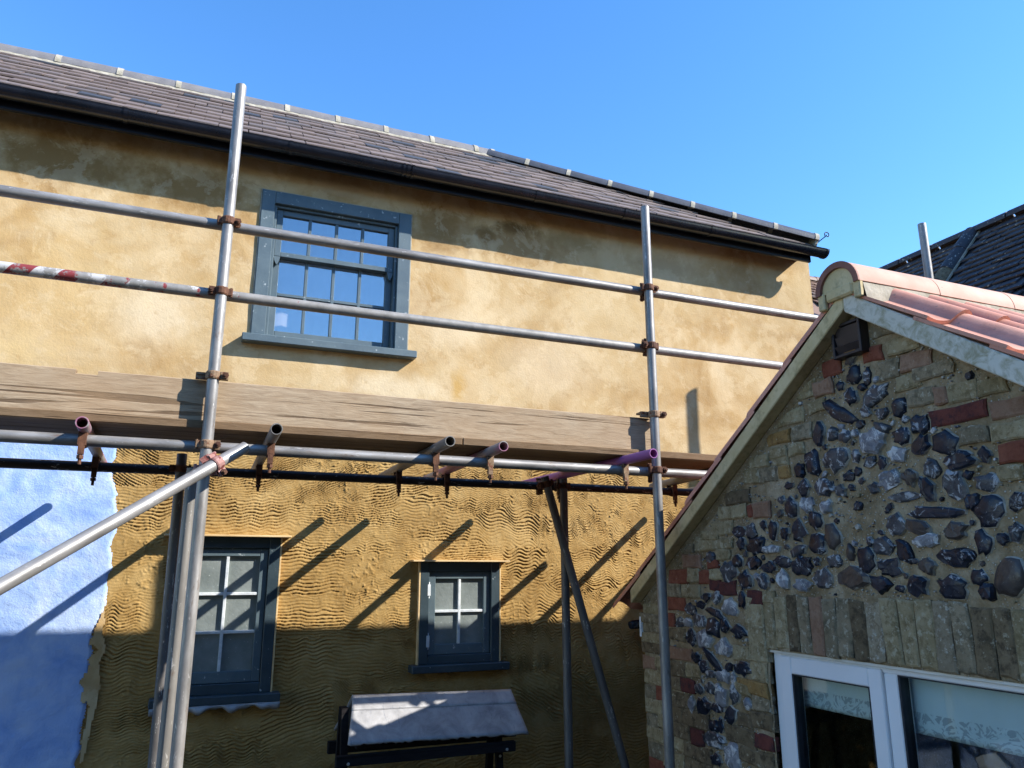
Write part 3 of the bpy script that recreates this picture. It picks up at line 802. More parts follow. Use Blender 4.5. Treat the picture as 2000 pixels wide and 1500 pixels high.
# sash window upstairs
w = boxes('window', [(.215, .300, 4.872, 5.0, 3.03, 4.053), (1.137, 1.225, 4.872, 5.0, 3.03, 4.053), (.300, 1.137, 4.873, 5.0, 3.968, 4.053)], 'teal_paint', cot)
w['label'] = 'blue-grey painted sash window with four panes over eight'
boxes('sill', [(.163, 1.280, 4.815, 5.0, 2.990, 3.040)], 'teal_paint', w, .005)
boxes('parting_bead', [(.300, .318, 4.90, 4.985, 3.04, 3.968), (1.119, 1.137, 4.90, 4.985, 3.04, 3.968), (.318, 1.119, 4.90, 4.985, 3.95, 3.968)], 'teal_paint', w)
sash(w, .319, 1.118, 3.615, 3.949, 4.922, .036, .042, .040, .034, 4, 1, .020, 'teal_paint', 'old_glass')
sash(w, .319, 1.118, 3.042, 3.652, 4.960, .036, .042, .034, .072, 4, 2, .020, 'teal_paint', 'old_glass')
for sx in (.319, 1.076):
    V = [(sx, 4.924, 3.615), (sx + .042, 4.924, 3.615), (sx + .036, 4.924, 3.585), (sx + .024, 4.924, 3.560), (sx + .018, 4.924, 3.560), (sx + .006, 4.924, 3.585)]
    V += [(a, 4.954, c_) for a, b_, c_ in V]
    meshobj('sash_horn', V, [(0, 1, 2, 3, 4, 5), (11, 10, 9, 8, 7, 6)] + [(i, (i + 1) % 6, 6 + (i + 1) % 6, 6 + i) for i in range(6)], 'teal_paint', w)
V, F = [], []
for i in range(49):
    x = .10 + 1.75 * i / 48
    yy = 5.30 + .003 * math.sin(i * 1.9) + .002 * math.sin(i * 4.7)
    V += [(x, yy, 3.0), (x, yy, 4.25)]
F = [(2 * i, 2 * i + 2, 2 * i + 3, 2 * i + 1) for i in range(48)]
cu = meshobj('whitening_curtain', V, F, 'whitening_curtain', None, True)  # pale sheet added to whiten the panes as a bright sky reflection would
tag(cu, 'pale curtain sheet added behind the upstairs sash window to whiten its panes', 'curtain')
# thin pale mortar line round the casing
boxes('sealant_line', [(.207, .2148, 4.880, 4.9, 3.04, 4.060), (1.2252, 1.233, 4.880, 4.9, 3.04, 4.060), (.2148, 1.2252, 4.880, 4.9, 4.0532, 4.060)], 'mortar_pale', w, .001)

def casement(label, H, cols, rows, fr, sr, open_, lead):
    x0, x1, z0, z1 = H
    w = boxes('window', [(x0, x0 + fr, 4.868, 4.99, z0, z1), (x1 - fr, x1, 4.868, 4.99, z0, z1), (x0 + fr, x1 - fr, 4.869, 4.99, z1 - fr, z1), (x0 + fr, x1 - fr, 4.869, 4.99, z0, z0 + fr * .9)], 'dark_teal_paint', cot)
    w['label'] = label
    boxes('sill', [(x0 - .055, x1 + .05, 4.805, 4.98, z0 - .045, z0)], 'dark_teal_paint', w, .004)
    boxes('drip_strip', [(x0 - .065, x1 + .055, 4.815, 4.90, z1 + .001, z1 + .012)], 'raw_timber', w, .002)
    for bx0 in (x0 - .010, x1 + .0005):
        boxes('edge_bead', [(bx0, bx0 + .0095, 4.868, 4.90, z0, z1)], 'raw_timber', w, .001)
    sash(w, x0 + fr + .002, x1 - fr - .002, z0 + fr * .9 + .002, z1 - fr - .002, 4.888, .042, sr, sr, sr * 1.35, cols, rows, .017, 'teal_paint', 'frosted_glass', 'white_putty', .55)
    for hz in (z0 + (z1 - z0) * .22, z0 + (z1 - z0) * .72):
        V, F = join([cyl((x0 + fr, 4.880, hz - .05), (x0 + fr, 4.880, hz + .05), .008, n=8), cbox(x0 + fr - .010, x0 + fr + .010, 4.8665, 4.889, hz - .035, hz + .035, .001)])
        meshobj('hinge', V, F, 'white_putty', w)
    if lead:
        V, F = [], []
        n = 40
        for i in range(n + 1):
            x = x0 - .05 + (x1 - x0 + .10) * i / n
            d = .028 + .012 * math.sin(i * .55) + .007 * math.sin(i * 1.3 + 1)
            yo = 4.800 + .012 * math.sin(i * .7)
            V += [(x, 4.803, z0 - .045), (x, yo, z0 - .045 - d * .6), (x, yo + .008, z0 - .045 - d)]
        for i in range(n):
            for k in range(2):
                F.append((3 * i + k, 3 * i + 3 + k, 3 * i + 4 + k, 3 * i + 1 + k))
        o = meshobj('lead_flashing', V, F, 'lead_sheet', w, True)
        sm = o.modifiers.new('thick', 'SOLIDIFY'); sm.thickness = .003
    return w
casement('tall dark blue-green casement window with six frosted panes', HL, 2, 3, .062, .046, 0, True)
casement('small dark blue-green casement window with four frosted panes', HS, 2, 2, .058, .046, 0, False)

# ---- roof of the cottage
EY, EZ, RY, RZ = 4.645, 4.290, 5.6, 5.100
RIDGE_X1, HIPX = 2.065, 4.70
roof = meshobj('roof', [(-3.2, EY + .03, EZ - .035), (HIPX, EY + .03, EZ - .035), (RIDGE_X1, RY, RZ - .045), (-3.2, RY, RZ - .045),
                        (4.95, 8.21, EZ - .012), (-3.2, 8.21, EZ - .012)],
               [(0, 1, 2, 3), (1, 4, 2), (4, 5, 3, 2)], 'clay_tile', cot)
roof['label'] = 'grey-brown plain tiled roof with a hip on the right'
sd = Vector((0, RY - EY, RZ - EZ)); SL = sd.length; sd.normalize()
sn = Vector((1, 0, 0)).cross(sd).normalized()

def tile_mesh(name, w, l, th, mat):
    me = bpy.data.meshes.new(name)
    V = boxv(-w / 2, w / 2, 0, l, 0, th)
    V[4] = (V[4][0], .003, th); V[5] = (V[5][0], .003, th)
    me.from_pydata(V, [], BF)
    me.materials.append(MAT[mat])
    return me

def tile_field(parent, o, ax, up, rows, xr, gauge, wid, th, mats, maxn, near, wob=1.0, lift=11.5):
    """plain tiles on a slope: o = eave corner, ax along the eave, up the slope"""
    o, ax, up = Vector(o), Vector(ax).normalized(), Vector(up).normalized()
    nn = ax.cross(up).normalized()
    if nn.z < 0: nn = -nn
    mes = [tile_mesh('tile', wid - .004, gauge * 1.9, th, m) for m in mats]
    lst = []
    for r_ in range(rows):
        x0, x1 = xr(r_)
        off = (r_ % 2) * wid / 2 + random.uniform(-.01, .01)
        k = math.floor((x0 - off) / wid)
        while True:
            x = off + k * wid
            k += 1
            if x - wid / 2 < x0: continue
            if x + wid / 2 > x1: break
            lst.append((o + ax * (x + random.uniform(-.003, .003) * wob) + up * (r_ * gauge + random.uniform(-.004, .004) * wob) + nn * (.0025 * lift + random.uniform(-.002, .003) * wob), r_))
    lst.sort(key=lambda q: (q[0] - Vector(near)).length)
    base = Matrix((ax, up, nn)).transposed()
    if base.determinant() < 0:
        base = Matrix((-ax, up, nn)).transposed()
    rest = []
    for i, (p, r_) in enumerate(lst):
        rot = base @ Matrix.Rotation(R(-lift + random.uniform(-.11, .11) * lift * wob), 3, 'X') @ Matrix.Rotation(R(random.uniform(-.7, .7) * wob), 3, 'Z') @ Matrix.Rotation(R(random.uniform(-.9, .9) * wob), 3, 'Y')
        me = random.choice(mes)
        if i < maxn:
            inst('tile', me, parent, p, rot)
        else:
            rest.append(([tuple(p + rot @ v.co) for v in me.vertices], BF))
    if rest:
        V, F = join(rest)
        s_ = meshobj('tile', V, F, mats[0], parent)
        s_['kind'] = 'stuff'

def hipx(r_):
    f = min(1, r_ * .135 / SL)
    return HIPX - (HIPX - RIDGE_X1) * f
tile_field(roof, (0, EY, EZ), (1, 0, 0), sd, int(SL / .135), lambda r_: (-2.4, hipx(r_) + .02), .135, .178, .010,
           ['clay_tile'] * 13 + ['slate_blue'], 290, (1.2, 4.0, 4.2), 1.0, 5.0)

def half_round(name, a, b, rad, th, mat, parent, up, squash=1.0, cap=None, n=12, flat=0.0):
    """half-round tile from a to b"""
    a, b = Vector(a), Vector(b)
    d = (b - a).normalized()
    s = d.cross(Vector(up)).normalized()
    u = s.cross(d).normalized()
    V, F = [], []
    for p, e in ((a, 1.0), (b, .985)):
        for rr in (rad * e, rad * e - th):
            for i in range(n + 1):
                t_ = -flat + (math.pi + 2 * flat) * i / n
                V.append(tuple(p + s * math.cos(t_) * rr + u * math.sin(t_) * rr * squash))
    m = n + 1
    for i in range(n):
        F += [(i, i + 1, 2 * m + i + 1, 2 * m + i), (m + i + 1, m + i, 3 * m + i, 3 * m + i + 1), (i + 1, i, m + i, m + i + 1), (2 * m + i, 2 * m + i + 1, 3 * m + i + 1, 3 * m + i)]
    F += [(0, 2 * m, 3 * m, m), (n, m + n, 3 * m + n, 2 * m + n)]
    o = meshobj(name, V, F, mat, parent, True)
    bm = bmesh.new(); bm.from_mesh(o.data)
    for e in bm.edges:
        if len(e.link_faces) == 2 and e.calc_face_angle(0) > R(40): e.smooth = False
    bm.to_mesh(o.data); bm.free()
    return o

x = -2.35
while x < RIDGE_X1 - .05:
    x2 = min(x + .389, RIDGE_X1 + .02)
    half_round('ridge_tile', (x + .018, RY, RZ - .042 + random.uniform(-.004, .004)), (x2 - .018, RY, RZ - .042 + random.uniform(-.004, .004)), .096, .014, 'ridge_grey', roof, (0, 0, 1))
    half_round('mortar_joint', (x2 - .019, RY, RZ - .042), (x2 + .019, RY, RZ - .042), .098 + random.uniform(0, .003), .02, 'mortar_pale', roof, (0, 0, 1))
    x = x2
# bedding mortar along the ridge
V, F = [], []
nb = 120
for i in range(nb + 1):
    x = -2.4 + (RIDGE_X1 + 2.4) * i / nb
    k = random.uniform(-.008, .008)
    V += [(x, RY - .090, RZ - .032), (x, RY - .096, RZ - .048 + k * .6), (x, RY - .116 + k * .6, RZ - .092 + k * .8)]
for i in range(nb):
    for k in range(2):
        F.append((3 * i + k, 3 * i + 3 + k, 3 * i + 4 + k, 3 * i + 1 + k))
meshobj('mortar_bed', V, F, 'mortar_pale', roof)
# hip tiles down to the corner
h0 = Vector((RIDGE_X1 - .03, RY - .01, RZ - .042)); h1 = Vector((4.715, 4.665, 4.338))
nh = 8
for i in range(nh):
    a = h0.lerp(h1, i / nh); b = h0.lerp(h1, (i + 1) / nh)
    d = (b - a).normalized()
    half_round('hip_tile', a + d * .015, b - d * .018, .088, .014, 'ridge_dark', roof, (0.25, -.1, 1))
    half_round('mortar_joint', b - d * .02, b + d * .016, .091, .02, 'mortar_pale', roof, (0.25, -.1, 1))
d = (h1 - h0).normalized()
V, F = cyl(h1 - d * .01, h1 + d * .012, .080, .074, 14)
meshobj('mortar_end', V, F, 'mortar_pale', roof)
# scrolled hip iron
pts = []
s0 = h1 + d * .0 + Vector((0, 0, -.02))
for i in range(6):
    pts.append(s0 + Vector((.020, -.012, .018)) * i * .9)
cc = pts[-1] + Vector((.018, -.005, .016))
for i in range(22):
    a_ = math.pi * 1.25 - i * .33
    rr = .030 * (1 - i / 34)
    pts.append(cc + Vector((math.cos(a_) * rr, 0, math.sin(a_) * rr)))
parts = [cyl(pts[i], pts[i + 1], .0045, n=6) for i in range(len(pts) - 1)]
V, F = join(parts)
meshobj('hip_iron', V, F, 'black_paint', roof, True)

# eaves: soffit, fascia, gutter
boxes('soffit', [(-3.2, 4.71, 4.74, 4.93, 4.278, 4.290)], 'black_paint', cot)
boxes('fascia', [(-3.2, 4.722, 4.714, 4.740, 4.188, 4.31)], 'black_paint', cot, .003)
# small gap of pale mortar where the wall meets the soffit
GC, GZ, GR = 4.655, 4.276, .056
def gutter_piece(name, x0, x1, rad, th, mat, parent, n=14, lip=True):
    V, F = [], []
    prof = []
    for i in range(n + 1):
        a_ = math.pi + math.pi * i / n
        prof.append((GC + math.cos(a_) * rad, GZ + math.sin(a_) * rad))
    if lip:
        prof = [(prof[0][0] + .006, prof[0][1] - .006), (prof[0][0] + .006, prof[0][1] + .004), (prof[0][0] - .003, prof[0][1] + .004)] + prof
    inner = [(GC + (y - GC) * (1 - th / rad), GZ + (z - GZ) * (1 - th / rad)) for y, z in prof]
    m = len(prof)
    for x in (x0, x1):
        V += [(x, y, z) for y, z in prof] + [(x, y, z) for y, z in inner]
    for i in range(m - 1):
        F += [(i, i + 1, 2 * m + i + 1, 2 * m + i), (m + i + 1, m + i, 3 * m + i, 3 * m + i + 1), (i + 1, i, m + i, m + i + 1), (2 * m + i, 2 * m + i + 1, 3 * m + i + 1, 3 * m + i)]
    F += [(m - 1, 2 * m - 1, 4 * m - 1, 3 * m - 1), (0, 2 * m, 3 * m, m)]
    o = meshobj(name, V, F, mat, parent, True)
    bm = bmesh.new(); bm.from_mesh(o.data)
    for e in bm.edges:
        if len(e.link_faces) == 2 and e.calc_face_angle(0) > R(40): e.smooth = False
    bm.to_mesh(o.data); bm.free()
    return o
gut = gutter_piece('gutter', -3.2, 4.80, GR, .004, 'black_plastic', cot)
gut['label'] = 'black half-round gutter along the eaves'
for x in (-1.55, -.605, .353, 1.127, 2.087, 2.826, 3.621):
    gutter_piece('gutter_bracket', x - .011, x + .011, GR + .005, .004, 'black_plastic', gut, lip=True)
for x in (1.095, 1.159):
    gutter_piece('gutter_union', x - .008, x + .008, GR + .007, .005, 'black_plastic', gut, lip=True)
V = [(4.80, GC + math.cos(math.pi + math.pi * i / 14) * (GR + .006), GZ + math.sin(math.pi + math.pi * i / 14) * (GR + .006)) for i in range(15)]
V += [(4.822, y, z) for x, y, z in V]
F = [tuple(range(15)), tuple(range(29, 14, -1))] + [(i, i + 1, 16 + i, 15 + i) for i in range(14)] + [(14, 0, 15, 29)]
meshobj('stop_end', V, F, 'black_plastic', gut)

# ------------------------------------------------------------------ annex of brick and flint
AX = 2.42
anx = thing('brick_annex', (3.4, 2.19, -.5), 'low brick and flint annex gable with red pantile roof and white window', 'house')
AP, APZ, AS = 2.19, 2.70, .692
AW = (1.00, 2.893, .10, 1.258)
def rake(Y): return APZ - AS * np.abs(Y - AP)
ys = lines(.45, 3.935, .016, AW[:2]); zs = lines(-.5, 2.66, .016, AW[2:])
def annex_wall():
    X, Z = np.meshgrid(ys, zs)
    Z = np.minimum(Z, rake(X) - .035)
    D = AX + .004 + .012 * fbm(X, Z, .10, 4, 5.) + .006 * fbm(X, Z, .022, 2, 15.)
    nx = len(ys)
    V = np.stack([D, X, Z], -1).reshape(-1, 3)
    F = []
    for j in range(len(zs) - 1):
        for i in range(nx - 1):
            yc, zc_ = (ys[i] + ys[i + 1]) / 2, (zs[j] + zs[j + 1]) / 2
            if AW[0] < yc < AW[1] and AW[2] < zc_ < AW[3]: continue
            if zs[j] > rake(yc) + .02: continue
            a = j * nx + i
            F.append((a, a + nx, a + nx + 1, a + 1))
    return V, F
V, F = annex_wall()
awall = meshobj('wall', V, F, 'lime_mortar', anx, True)
awall['label'] = 'gable wall of mixed bricks and dark flints in sandy mortar'
meshobj('side_wall', boxv(2.435, 4.6, 3.90, 3.93, -.5, 1.46), BF, 'lime_mortar', anx)
meshobj('side_wall', boxv(2.435, 4.6, .45, .48, -.5, 1.46), BF, 'lime_mortar', anx)
meshobj('back_wall', boxv(4.55, 4.6, .48, 3.90, -.5, 1.46), BF, 'lime_mortar', anx)
meshobj('ceiling', boxv(2.47, 4.55, .48, 3.90, 1.42, 1.45), BF, 'interior_dark', anx)

def lump_brick(y0, y1, z0, z1, proud, mat, name='brick'):
    """brick face with uneven arrises; side towards the gable's outside is -X"""
    rr = random.Random(int((y0 * 7919 + z0 * 104729) * 1000))
    jy, jz = min(.006, (y1 - y0) * .06), min(.006, (z1 - z0) * .09)
    if y0 > y1: y0, y1 = y1, y0
    ring = [(y0, z0), ((y0 + y1) / 2, z0), (y1, z0), (y1, (z0 + z1) / 2), (y1, z1), ((y0 + y1) / 2, z1), (y0, z1), (y0, (z0 + z1) / 2)]
    ring = [(a + rr.uniform(-jy, jy), b + rr.uniform(-jz, jz)) for a, b in ring]
    cy, cz = (y0 + y1) / 2, (z0 + z1) / 2
    xf = AX - proud
    tilt = rr.uniform(-.03, .03); tilt2 = rr.uniform(-.05, .05)
    V = [(AX + .03, a, b) for a, b in ring]
    V += [(xf + .005 + rr.uniform(-.001, .001) + tilt * (a - cy) + tilt2 * (b - cz), a, b) for a, b in ring]
    k = .007
    V += [(xf + rr.uniform(-.0008, .0008) + tilt * (a - cy) + tilt2 * (b - cz), a + k * (-1 if a > cy + .003 else (1 if a < cy - .003 else 0)), b + k * (-1 if b > cz + .003 else (1 if b < cz - .003 else 0))) for a, b in ring]
    F = []
    for q in (0, 8):
        for i in range(8):
            F.append((q + i, q + 8 + i, q + 8 + (i + 1) % 8, q + (i + 1) % 8))
    F.append(tuple(range(23, 15, -1)))
    return meshobj(name, V, F, mat, awall)

BM = {'b': 'brick_buff', 'g': 'brick_grey', 'k': 'brick_brown', 'o': 'brick_orange', 'r': 'brick_red', 'p': 'brick_pink', 'd': 'brick_dark', 'w': 'brick_white'}
for (yc, zc_, w_, h_, k) in BR:
    w_ += .012; h_ += .008
    if zc_ + h_ / 2 > rake(yc) - .05 - .35 * w_: 
        pass
    lump_brick(yc - w_ / 2, yc + w_ / 2, zc_ - h_ / 2, zc_ + h_ / 2, random.uniform(.004, .011), BM[k])
# coursed bricks of the right shoulder
br_ = random.Random(4)
zc_ = 1.535
row_ = 0
while zc_ < 2.25:
    y = 1.60 - (.11 if row_ % 2 else 0) - br_.uniform(0, .02)
    while y > .62:
        w_ = .215 if br_.random() < .75 else .10
        if zc_ + .07 < float(rake(y - w_)) - .09 and not any(abs(y - w_ / 2 - b[0]) < (b[2] + w_) / 2 + .015 and abs(zc_ + .032 - b[1]) < (b[3] + .065) / 2 + .012 for b in BR):
            lump_brick(y - w_, y, zc_, zc_ + .064, br_.uniform(.004, .010), BM[br_.choice('bbbggkkrp')])
        y -= w_ + .012
    zc_ += .077
    row_ += 1
for (y0, y1, k) in SO:
    if y1 < .5: continue
    lump_brick(y1, y0, 1.264 + random.uniform(-.003, .003), 1.492 + random.uniform(-.010, .006), random.uniform(.004, .009), BM[k])

# flints: knapped lumps
def flint(yc, zc_, w_, h_, rot, kind):
    w_ *= 1.20; h_ *= 1.20
    rr = random.Random(int((yc * 331 + zc_ * 997) * 10000))
    n = 14
    ring = []
    e = rr.uniform(1.7, 2.6)
    for i in range(n):
        a = 2 * math.pi * i / n + rr.uniform(-.16, .16)
        q = (abs(math.cos(a)) ** e + abs(math.sin(a)) ** e) ** (-1 / e)
        k = rr.uniform(.72, 1.16) * q
        ring.append((math.cos(a) * k * w_ / 2, math.sin(a) * k * h_ / 2))
    ca, sa = math.cos(R(rot)), math.sin(R(rot))
    if rot:
        # the listed size is the size of the bounding box; shrink to the long axis
        ring = [(a * ca - b * sa, a * sa + b * ca) for a, b in ring]
    s_ = min(w_, h_)
    top = min(.011, .17 * s_) * rr.uniform(.7, 1.2)
    tx, tz = rr.uniform(-.3, .3), rr.uniform(-.3, .3)
    V = [(AX + .012, yc + a, zc_ + b) for a, b in ring]
    V += [(AX - .002 - top * .45 * rr.uniform(.6, 1.3), yc + a * .89, zc_ + b * .89) for a, b in ring]
    V += [(AX - .003 - top * rr.uniform(.75, 1.1) + (a * tx + b * tz) * .3, yc + a * .66, zc_ + b * .66) for a, b in ring]
    V.append((AX - .003 - top * rr.uniform(.8, 1.15), yc + rr.uniform(-.15, .15) * w_, zc_ + rr.uniform(-.15, .15) * h_))
    F = []
    for q in (0, n):
        for i in range(n):
            F.append((q + i, q + n + i, q + n + (i + 1) % n, q + (i + 1) % n))
    for i in range(n):
        F.append((2 * n + i, 3 * n, 2 * n + (i + 1) % n))
    o = meshobj('flint', V, F, {'d': 'flint_dark', 'g': 'flint_grey', 'w': 'flint_white', 'b': 'flint_brown'}[kind], awall, rr.random() < .45)
    o.data.materials.append(MAT['flint_rim'])
    if rr.random() < .75:
        for p in list(o.data.polygons)[:n]: p.material_index = 1
    return o
for f in FL:
    flint(*f)
# smaller flints packed between the large ones
fr_ = random.Random(9)
MORE = []
for _ in range(9000):
    y, z = fr_.uniform(1.55, 3.62), fr_.uniform(.5, 2.42)
    s_ = fr_.uniform(.018, .042)
    inside = (1.53 < z < 2.42 - .9 * abs(y - 2.18) and y > 1.72) or (z < 1.56 and 3.16 < y < 3.50 - .14 * (1.5 - z))
    if not inside: continue
    if ((y - 2.36) / .17) ** 2 + ((z - 1.80) / .11) ** 2 < 1: continue          # bare mortar patch
    ok = all(not (abs(y - a) < w_ / 2 + s_ * .6 and abs(z - b) < h_ / 2 + s_ * .6) for (a, b, w_, h_, _) in BR)
    ok = ok and all(((y - f[0]) / (f[2] * .56 + s_ * .55)) ** 2 + ((z - f[1]) / (f[3] * .56 + s_ * .55)) ** 2 > 1 for f in FL)
    ok = ok and all(((y - f[0]) ** 2 + (z - f[1]) ** 2) ** .5 > (max(f[2], f[3]) + s_) * .62 for f in MORE)
    if not ok: continue
    MORE.append((y, z, s_ * fr_.uniform(.7, 1.5), s_ * fr_.uniform(.7, 1.3), fr_.uniform(-60, 60), fr_.choice('dddggwb')))
    if len(MORE) > 130: break
for f in MORE:
    flint(*f)

# small flint chips and pebbles pressed into the mortar
prs = random.Random(77)
parts = []
def clear_of(y, z, q):
    for (a, b, w_, h_, _) in BR:
        if abs(y - a) < w_ / 2 + q and abs(z - b) < h_ / 2 + q: return False
    for f in FL + MORE:
        if ((y - f[0]) / (f[2] / 2 + q)) ** 2 + ((z - f[1]) / (f[3] / 2 + q)) ** 2 < 1: return False
    if z < 1.50 and 1.0 < y < 3.02 and z > 1.25: return False
    if AW[0] - .02 < y < AW[1] + .02 and z < 1.27: return False
    return z < float(rake(y)) - .11
done = []
for _ in range(5200):
    y, z = prs.uniform(1.2, 3.9), prs.uniform(.4, 2.6)
    big = prs.random() < .05
    q = prs.uniform(.012, .022) if big else prs.uniform(.003, .008)
    if not clear_of(y, z, q * .8): continue
    if vnoise(np.array([y]), np.array([z]), .14, 3.)[0] < .42: continue
    n = 6
    a0 = prs.uniform(0, 6.28)
    e = prs.uniform(.6, 1.0)
    V = [(AX + .010, y + math.cos(a0 + i * 1.047) * q * prs.uniform(.8, 1.2), z + math.sin(a0 + i * 1.047) * q * e * prs.uniform(.8, 1.2)) for i in range(n)]
    V += [(AX - .003 - q * .25, y + (v_[1] - y) * .6, z + (v_[2] - z) * .6) for v_ in V]
    F = [(i, n + i, n + (i + 1) % n, (i + 1) % n) for i in range(n)] + [tuple(range(2 * n - 1, n - 1, -1))]
    done.append((V, F, prs.random()))
for m_, lo, hi in (('flint_white', 0, .38), ('flint_rim', .38, .74), ('flint_dark', .74, .86), ('brick_buff', .86, 1.01)):
    V, F = join([(v_, f_) for v_, f_, r_ in done if lo <= r_ < hi])
    o = meshobj('pebble', V, F, m_, awall)
    o['kind'] = 'stuff'

# verge boards of the gable
def verge(name, y0, y1, mat, vt=.088):
    V = []
    for x in (2.338, 2.405):
        for y in (y0, y1):
            zt = float(rake(y))
            V += [(x, y, zt), (x, y, zt - vt)]
    F = [(0, 1, 3, 2), (4, 6, 7, 5), (0, 2, 6, 4), (1, 5, 7, 3), (0, 4, 5, 1), (2, 3, 7, 6)]
    V, F = chamfer(V, F, .004)
    return meshobj(name, V, F, mat, anx)
verge('verge_board', AP + .0005, 3.93, 'verge_lichen', .076)['label'] = 'ochre lichen stained verge board on the left slope'
verge('verge_board', .35, AP - .0005, 'verge_cement')['label'] = 'pale grey cement verge board on the right slope'
V = []
for x in (2.405, 2.47):
    for y in (3.935, AP, .35):
        zt = float(rake(y)) - .035
        V += [(x, y, zt), (x, y, zt - .10)]
F = [(0, 1, 3, 2), (2, 3, 5, 4)]
# wedge of mortar where wall meets the verge
for (y0, y1) in ((AP, 3.93), (.4, AP)):
    n = 60
    V, F = [], []
    for i in range(n + 1):
        y = y0 + (y1 - y0) * i / n
        zt = float(rake(y)) - .05
        k = random.uniform(-.010, .010)
        V += [(2.404, y, zt), (2.406, y, zt - .034 + k * .3), (AX + .006, y, zt - .062 + k)]
    for i in range(n):
        for k in range(2):
            F.append((3 * i + k, 3 * i + 3 + k, 3 * i + 4 + k, 3 * i + 1 + k))
    meshobj('mortar_fillet', V, F, 'lime_mortar', anx)

# pantile roof
ar = meshobj('roof', [(2.345, AP, APZ - .004), (4.7, AP, APZ - .004), (4.7, 4.0, APZ - .004 - AS * (4.0 - AP)), (2.345, 4.0, APZ - .004 - AS * (4.0 - AP)),
                      (4.7, .25, APZ - .004 - AS * (AP - .25)), (2.345, .25, APZ - .004 - AS * (AP - .25))],
             [(0, 1, 2, 3), (0, 5, 4, 1)], 'terracotta_dark', anx)
ar['label'] = 'terracotta pantile roof of the annex'
def pantile_mesh():
    n = 14
    w_, l, th = .232, .375, .013
    prof = []
    for i in range(n + 1):
        t_ = i / n
        x = -w_ / 2 + w_ * t_
        # flat shallow trough, then a high roll
        z = .006 - .010 * math.sin(math.pi * min(t_ / .52, 1)) if t_ < .52 else .006 + .046 * math.sin(math.pi * (t_ - .52) / .48) ** .8
        prof.append((x, z))
    V, F = [], []
    m = n + 1
    for y in (0, l):
        V += [(x, y, z + th) for x, z in prof] + [(x, y, z) for x, z in prof]
    for i in range(n):
        F += [(i, i + 1, 2 * m + i + 1, 2 * m + i), (m + i + 1, m + i, 3 * m + i, 3 * m + i + 1), (i + 1, i, m + i, m + i + 1), (2 * m + i, 2 * m + i + 1, 3 * m + i + 1, 3 * m + i)]
    F += [(0, 2 * m, 3 * m, m), (n, m + n, 3 * m + n, 2 * m + n)]
    me = bpy.data.meshes.new('pantile')
    me.from_pydata(V, [], F)
    me.materials.append(MAT['terracotta'])
    me.polygons.foreach_set('use_smooth', [True] * len(F))
    bm = bmesh.new(); bm.from_mesh(me)
    for e in bm.edges:
        if len(e.link_faces) == 2 and e.calc_face_angle(0) > R(50): e.smooth = False
    bm.to_mesh(me); bm.free()
    return me
pm = pantile_mesh()
for side in (1, -1):
    up = Vector((0, -side, AS)).normalized()
    ax = Vector((1, 0, 0)) * (1 if side < 0 else -1)
    nn = ax.cross(up).normalized()
    base = Matrix((ax, up, nn)).transposed()
    rows = 7
    for r_ in range(rows):
        for k in range(11):
            x = 2.337 + .116 + .203 * k
            yt = AP + side * (.10 + .262 * (r_ + 1))
            p = Vector((x + random.uniform(-.003, .003), yt, APZ - AS * abs(yt - AP) + .012 + random.uniform(0, .004)))
            rot = base @ Matrix.Rotation(R(-2.6 + random.uniform(-.5, .5)), 3, 'X') @ Matrix.Rotation(R(random.uniform(-.6, .6)), 3, 'Z')
            inst('pantile', pm, ar, p, rot)
x = 2.312
for k in range(6):
    half_round('ridge_tile', (x, AP, APZ + .005), (x + .448, AP, APZ + .005 + random.uniform(-.004, .004)), .112, .016, 'terracotta_pale', ar, (0, 0, 1), 1.0, n=18)
    x += .45
half_round('ridge_rim', (2.3105, AP, APZ + .005), (2.322, AP, APZ + .005), .1135, .026, 'terracotta_dark', ar, (0, 0, 1), n=18)
# mortar filling the ridge end and bedding the ridge
V = [(2.322, AP + math.cos(math.pi * i / 18) * .094, APZ + .005 + math.sin(math.pi * i / 18) * .094) for i in range(19)]
V += [(2.36, y, z) for x, y, z in V]
F = [tuple(range(18, -1, -1)), tuple(range(19, 38))] + [(i, i + 1, 20 + i, 19 + i) for i in range(18)] + [(18, 0, 19, 37)]
meshobj('mortar_end', V, F, 'verge_lichen', ar)
boxes('mortar_end', [(2.318, 2.35, AP - .07, AP + .07, APZ - .032, APZ + .018)], 'verge_lichen', ar, .008)
for s_ in (-1, 1):
    boxes('mortar_end', [(2.3175, 2.3385, AP + s_ * .093 - .018, AP + s_ * .093 + .018, APZ - .058, APZ + .012)], 'verge_lichen', ar, .004)
for side in (1, -1):
    V, F = [], []
    n = 90
    for i in range(n + 1):
        x = 2.3395 + 2.28 * i / n
        k = random.uniform(-.006, .006)
        V += [(x, AP + side * .106, APZ + .012), (x, AP + side * .114, APZ - .03 + k), (x, AP + side * .128, APZ - .10 + k)]
    for i in range(n):
        for k in range(2):
            F.append((3 * i + k, 3 * i + 3 + k, 3 * i + 4 + k, 3 * i + 1 + k))
    meshobj('mortar_bed', V, F, 'mortar_pale', ar)

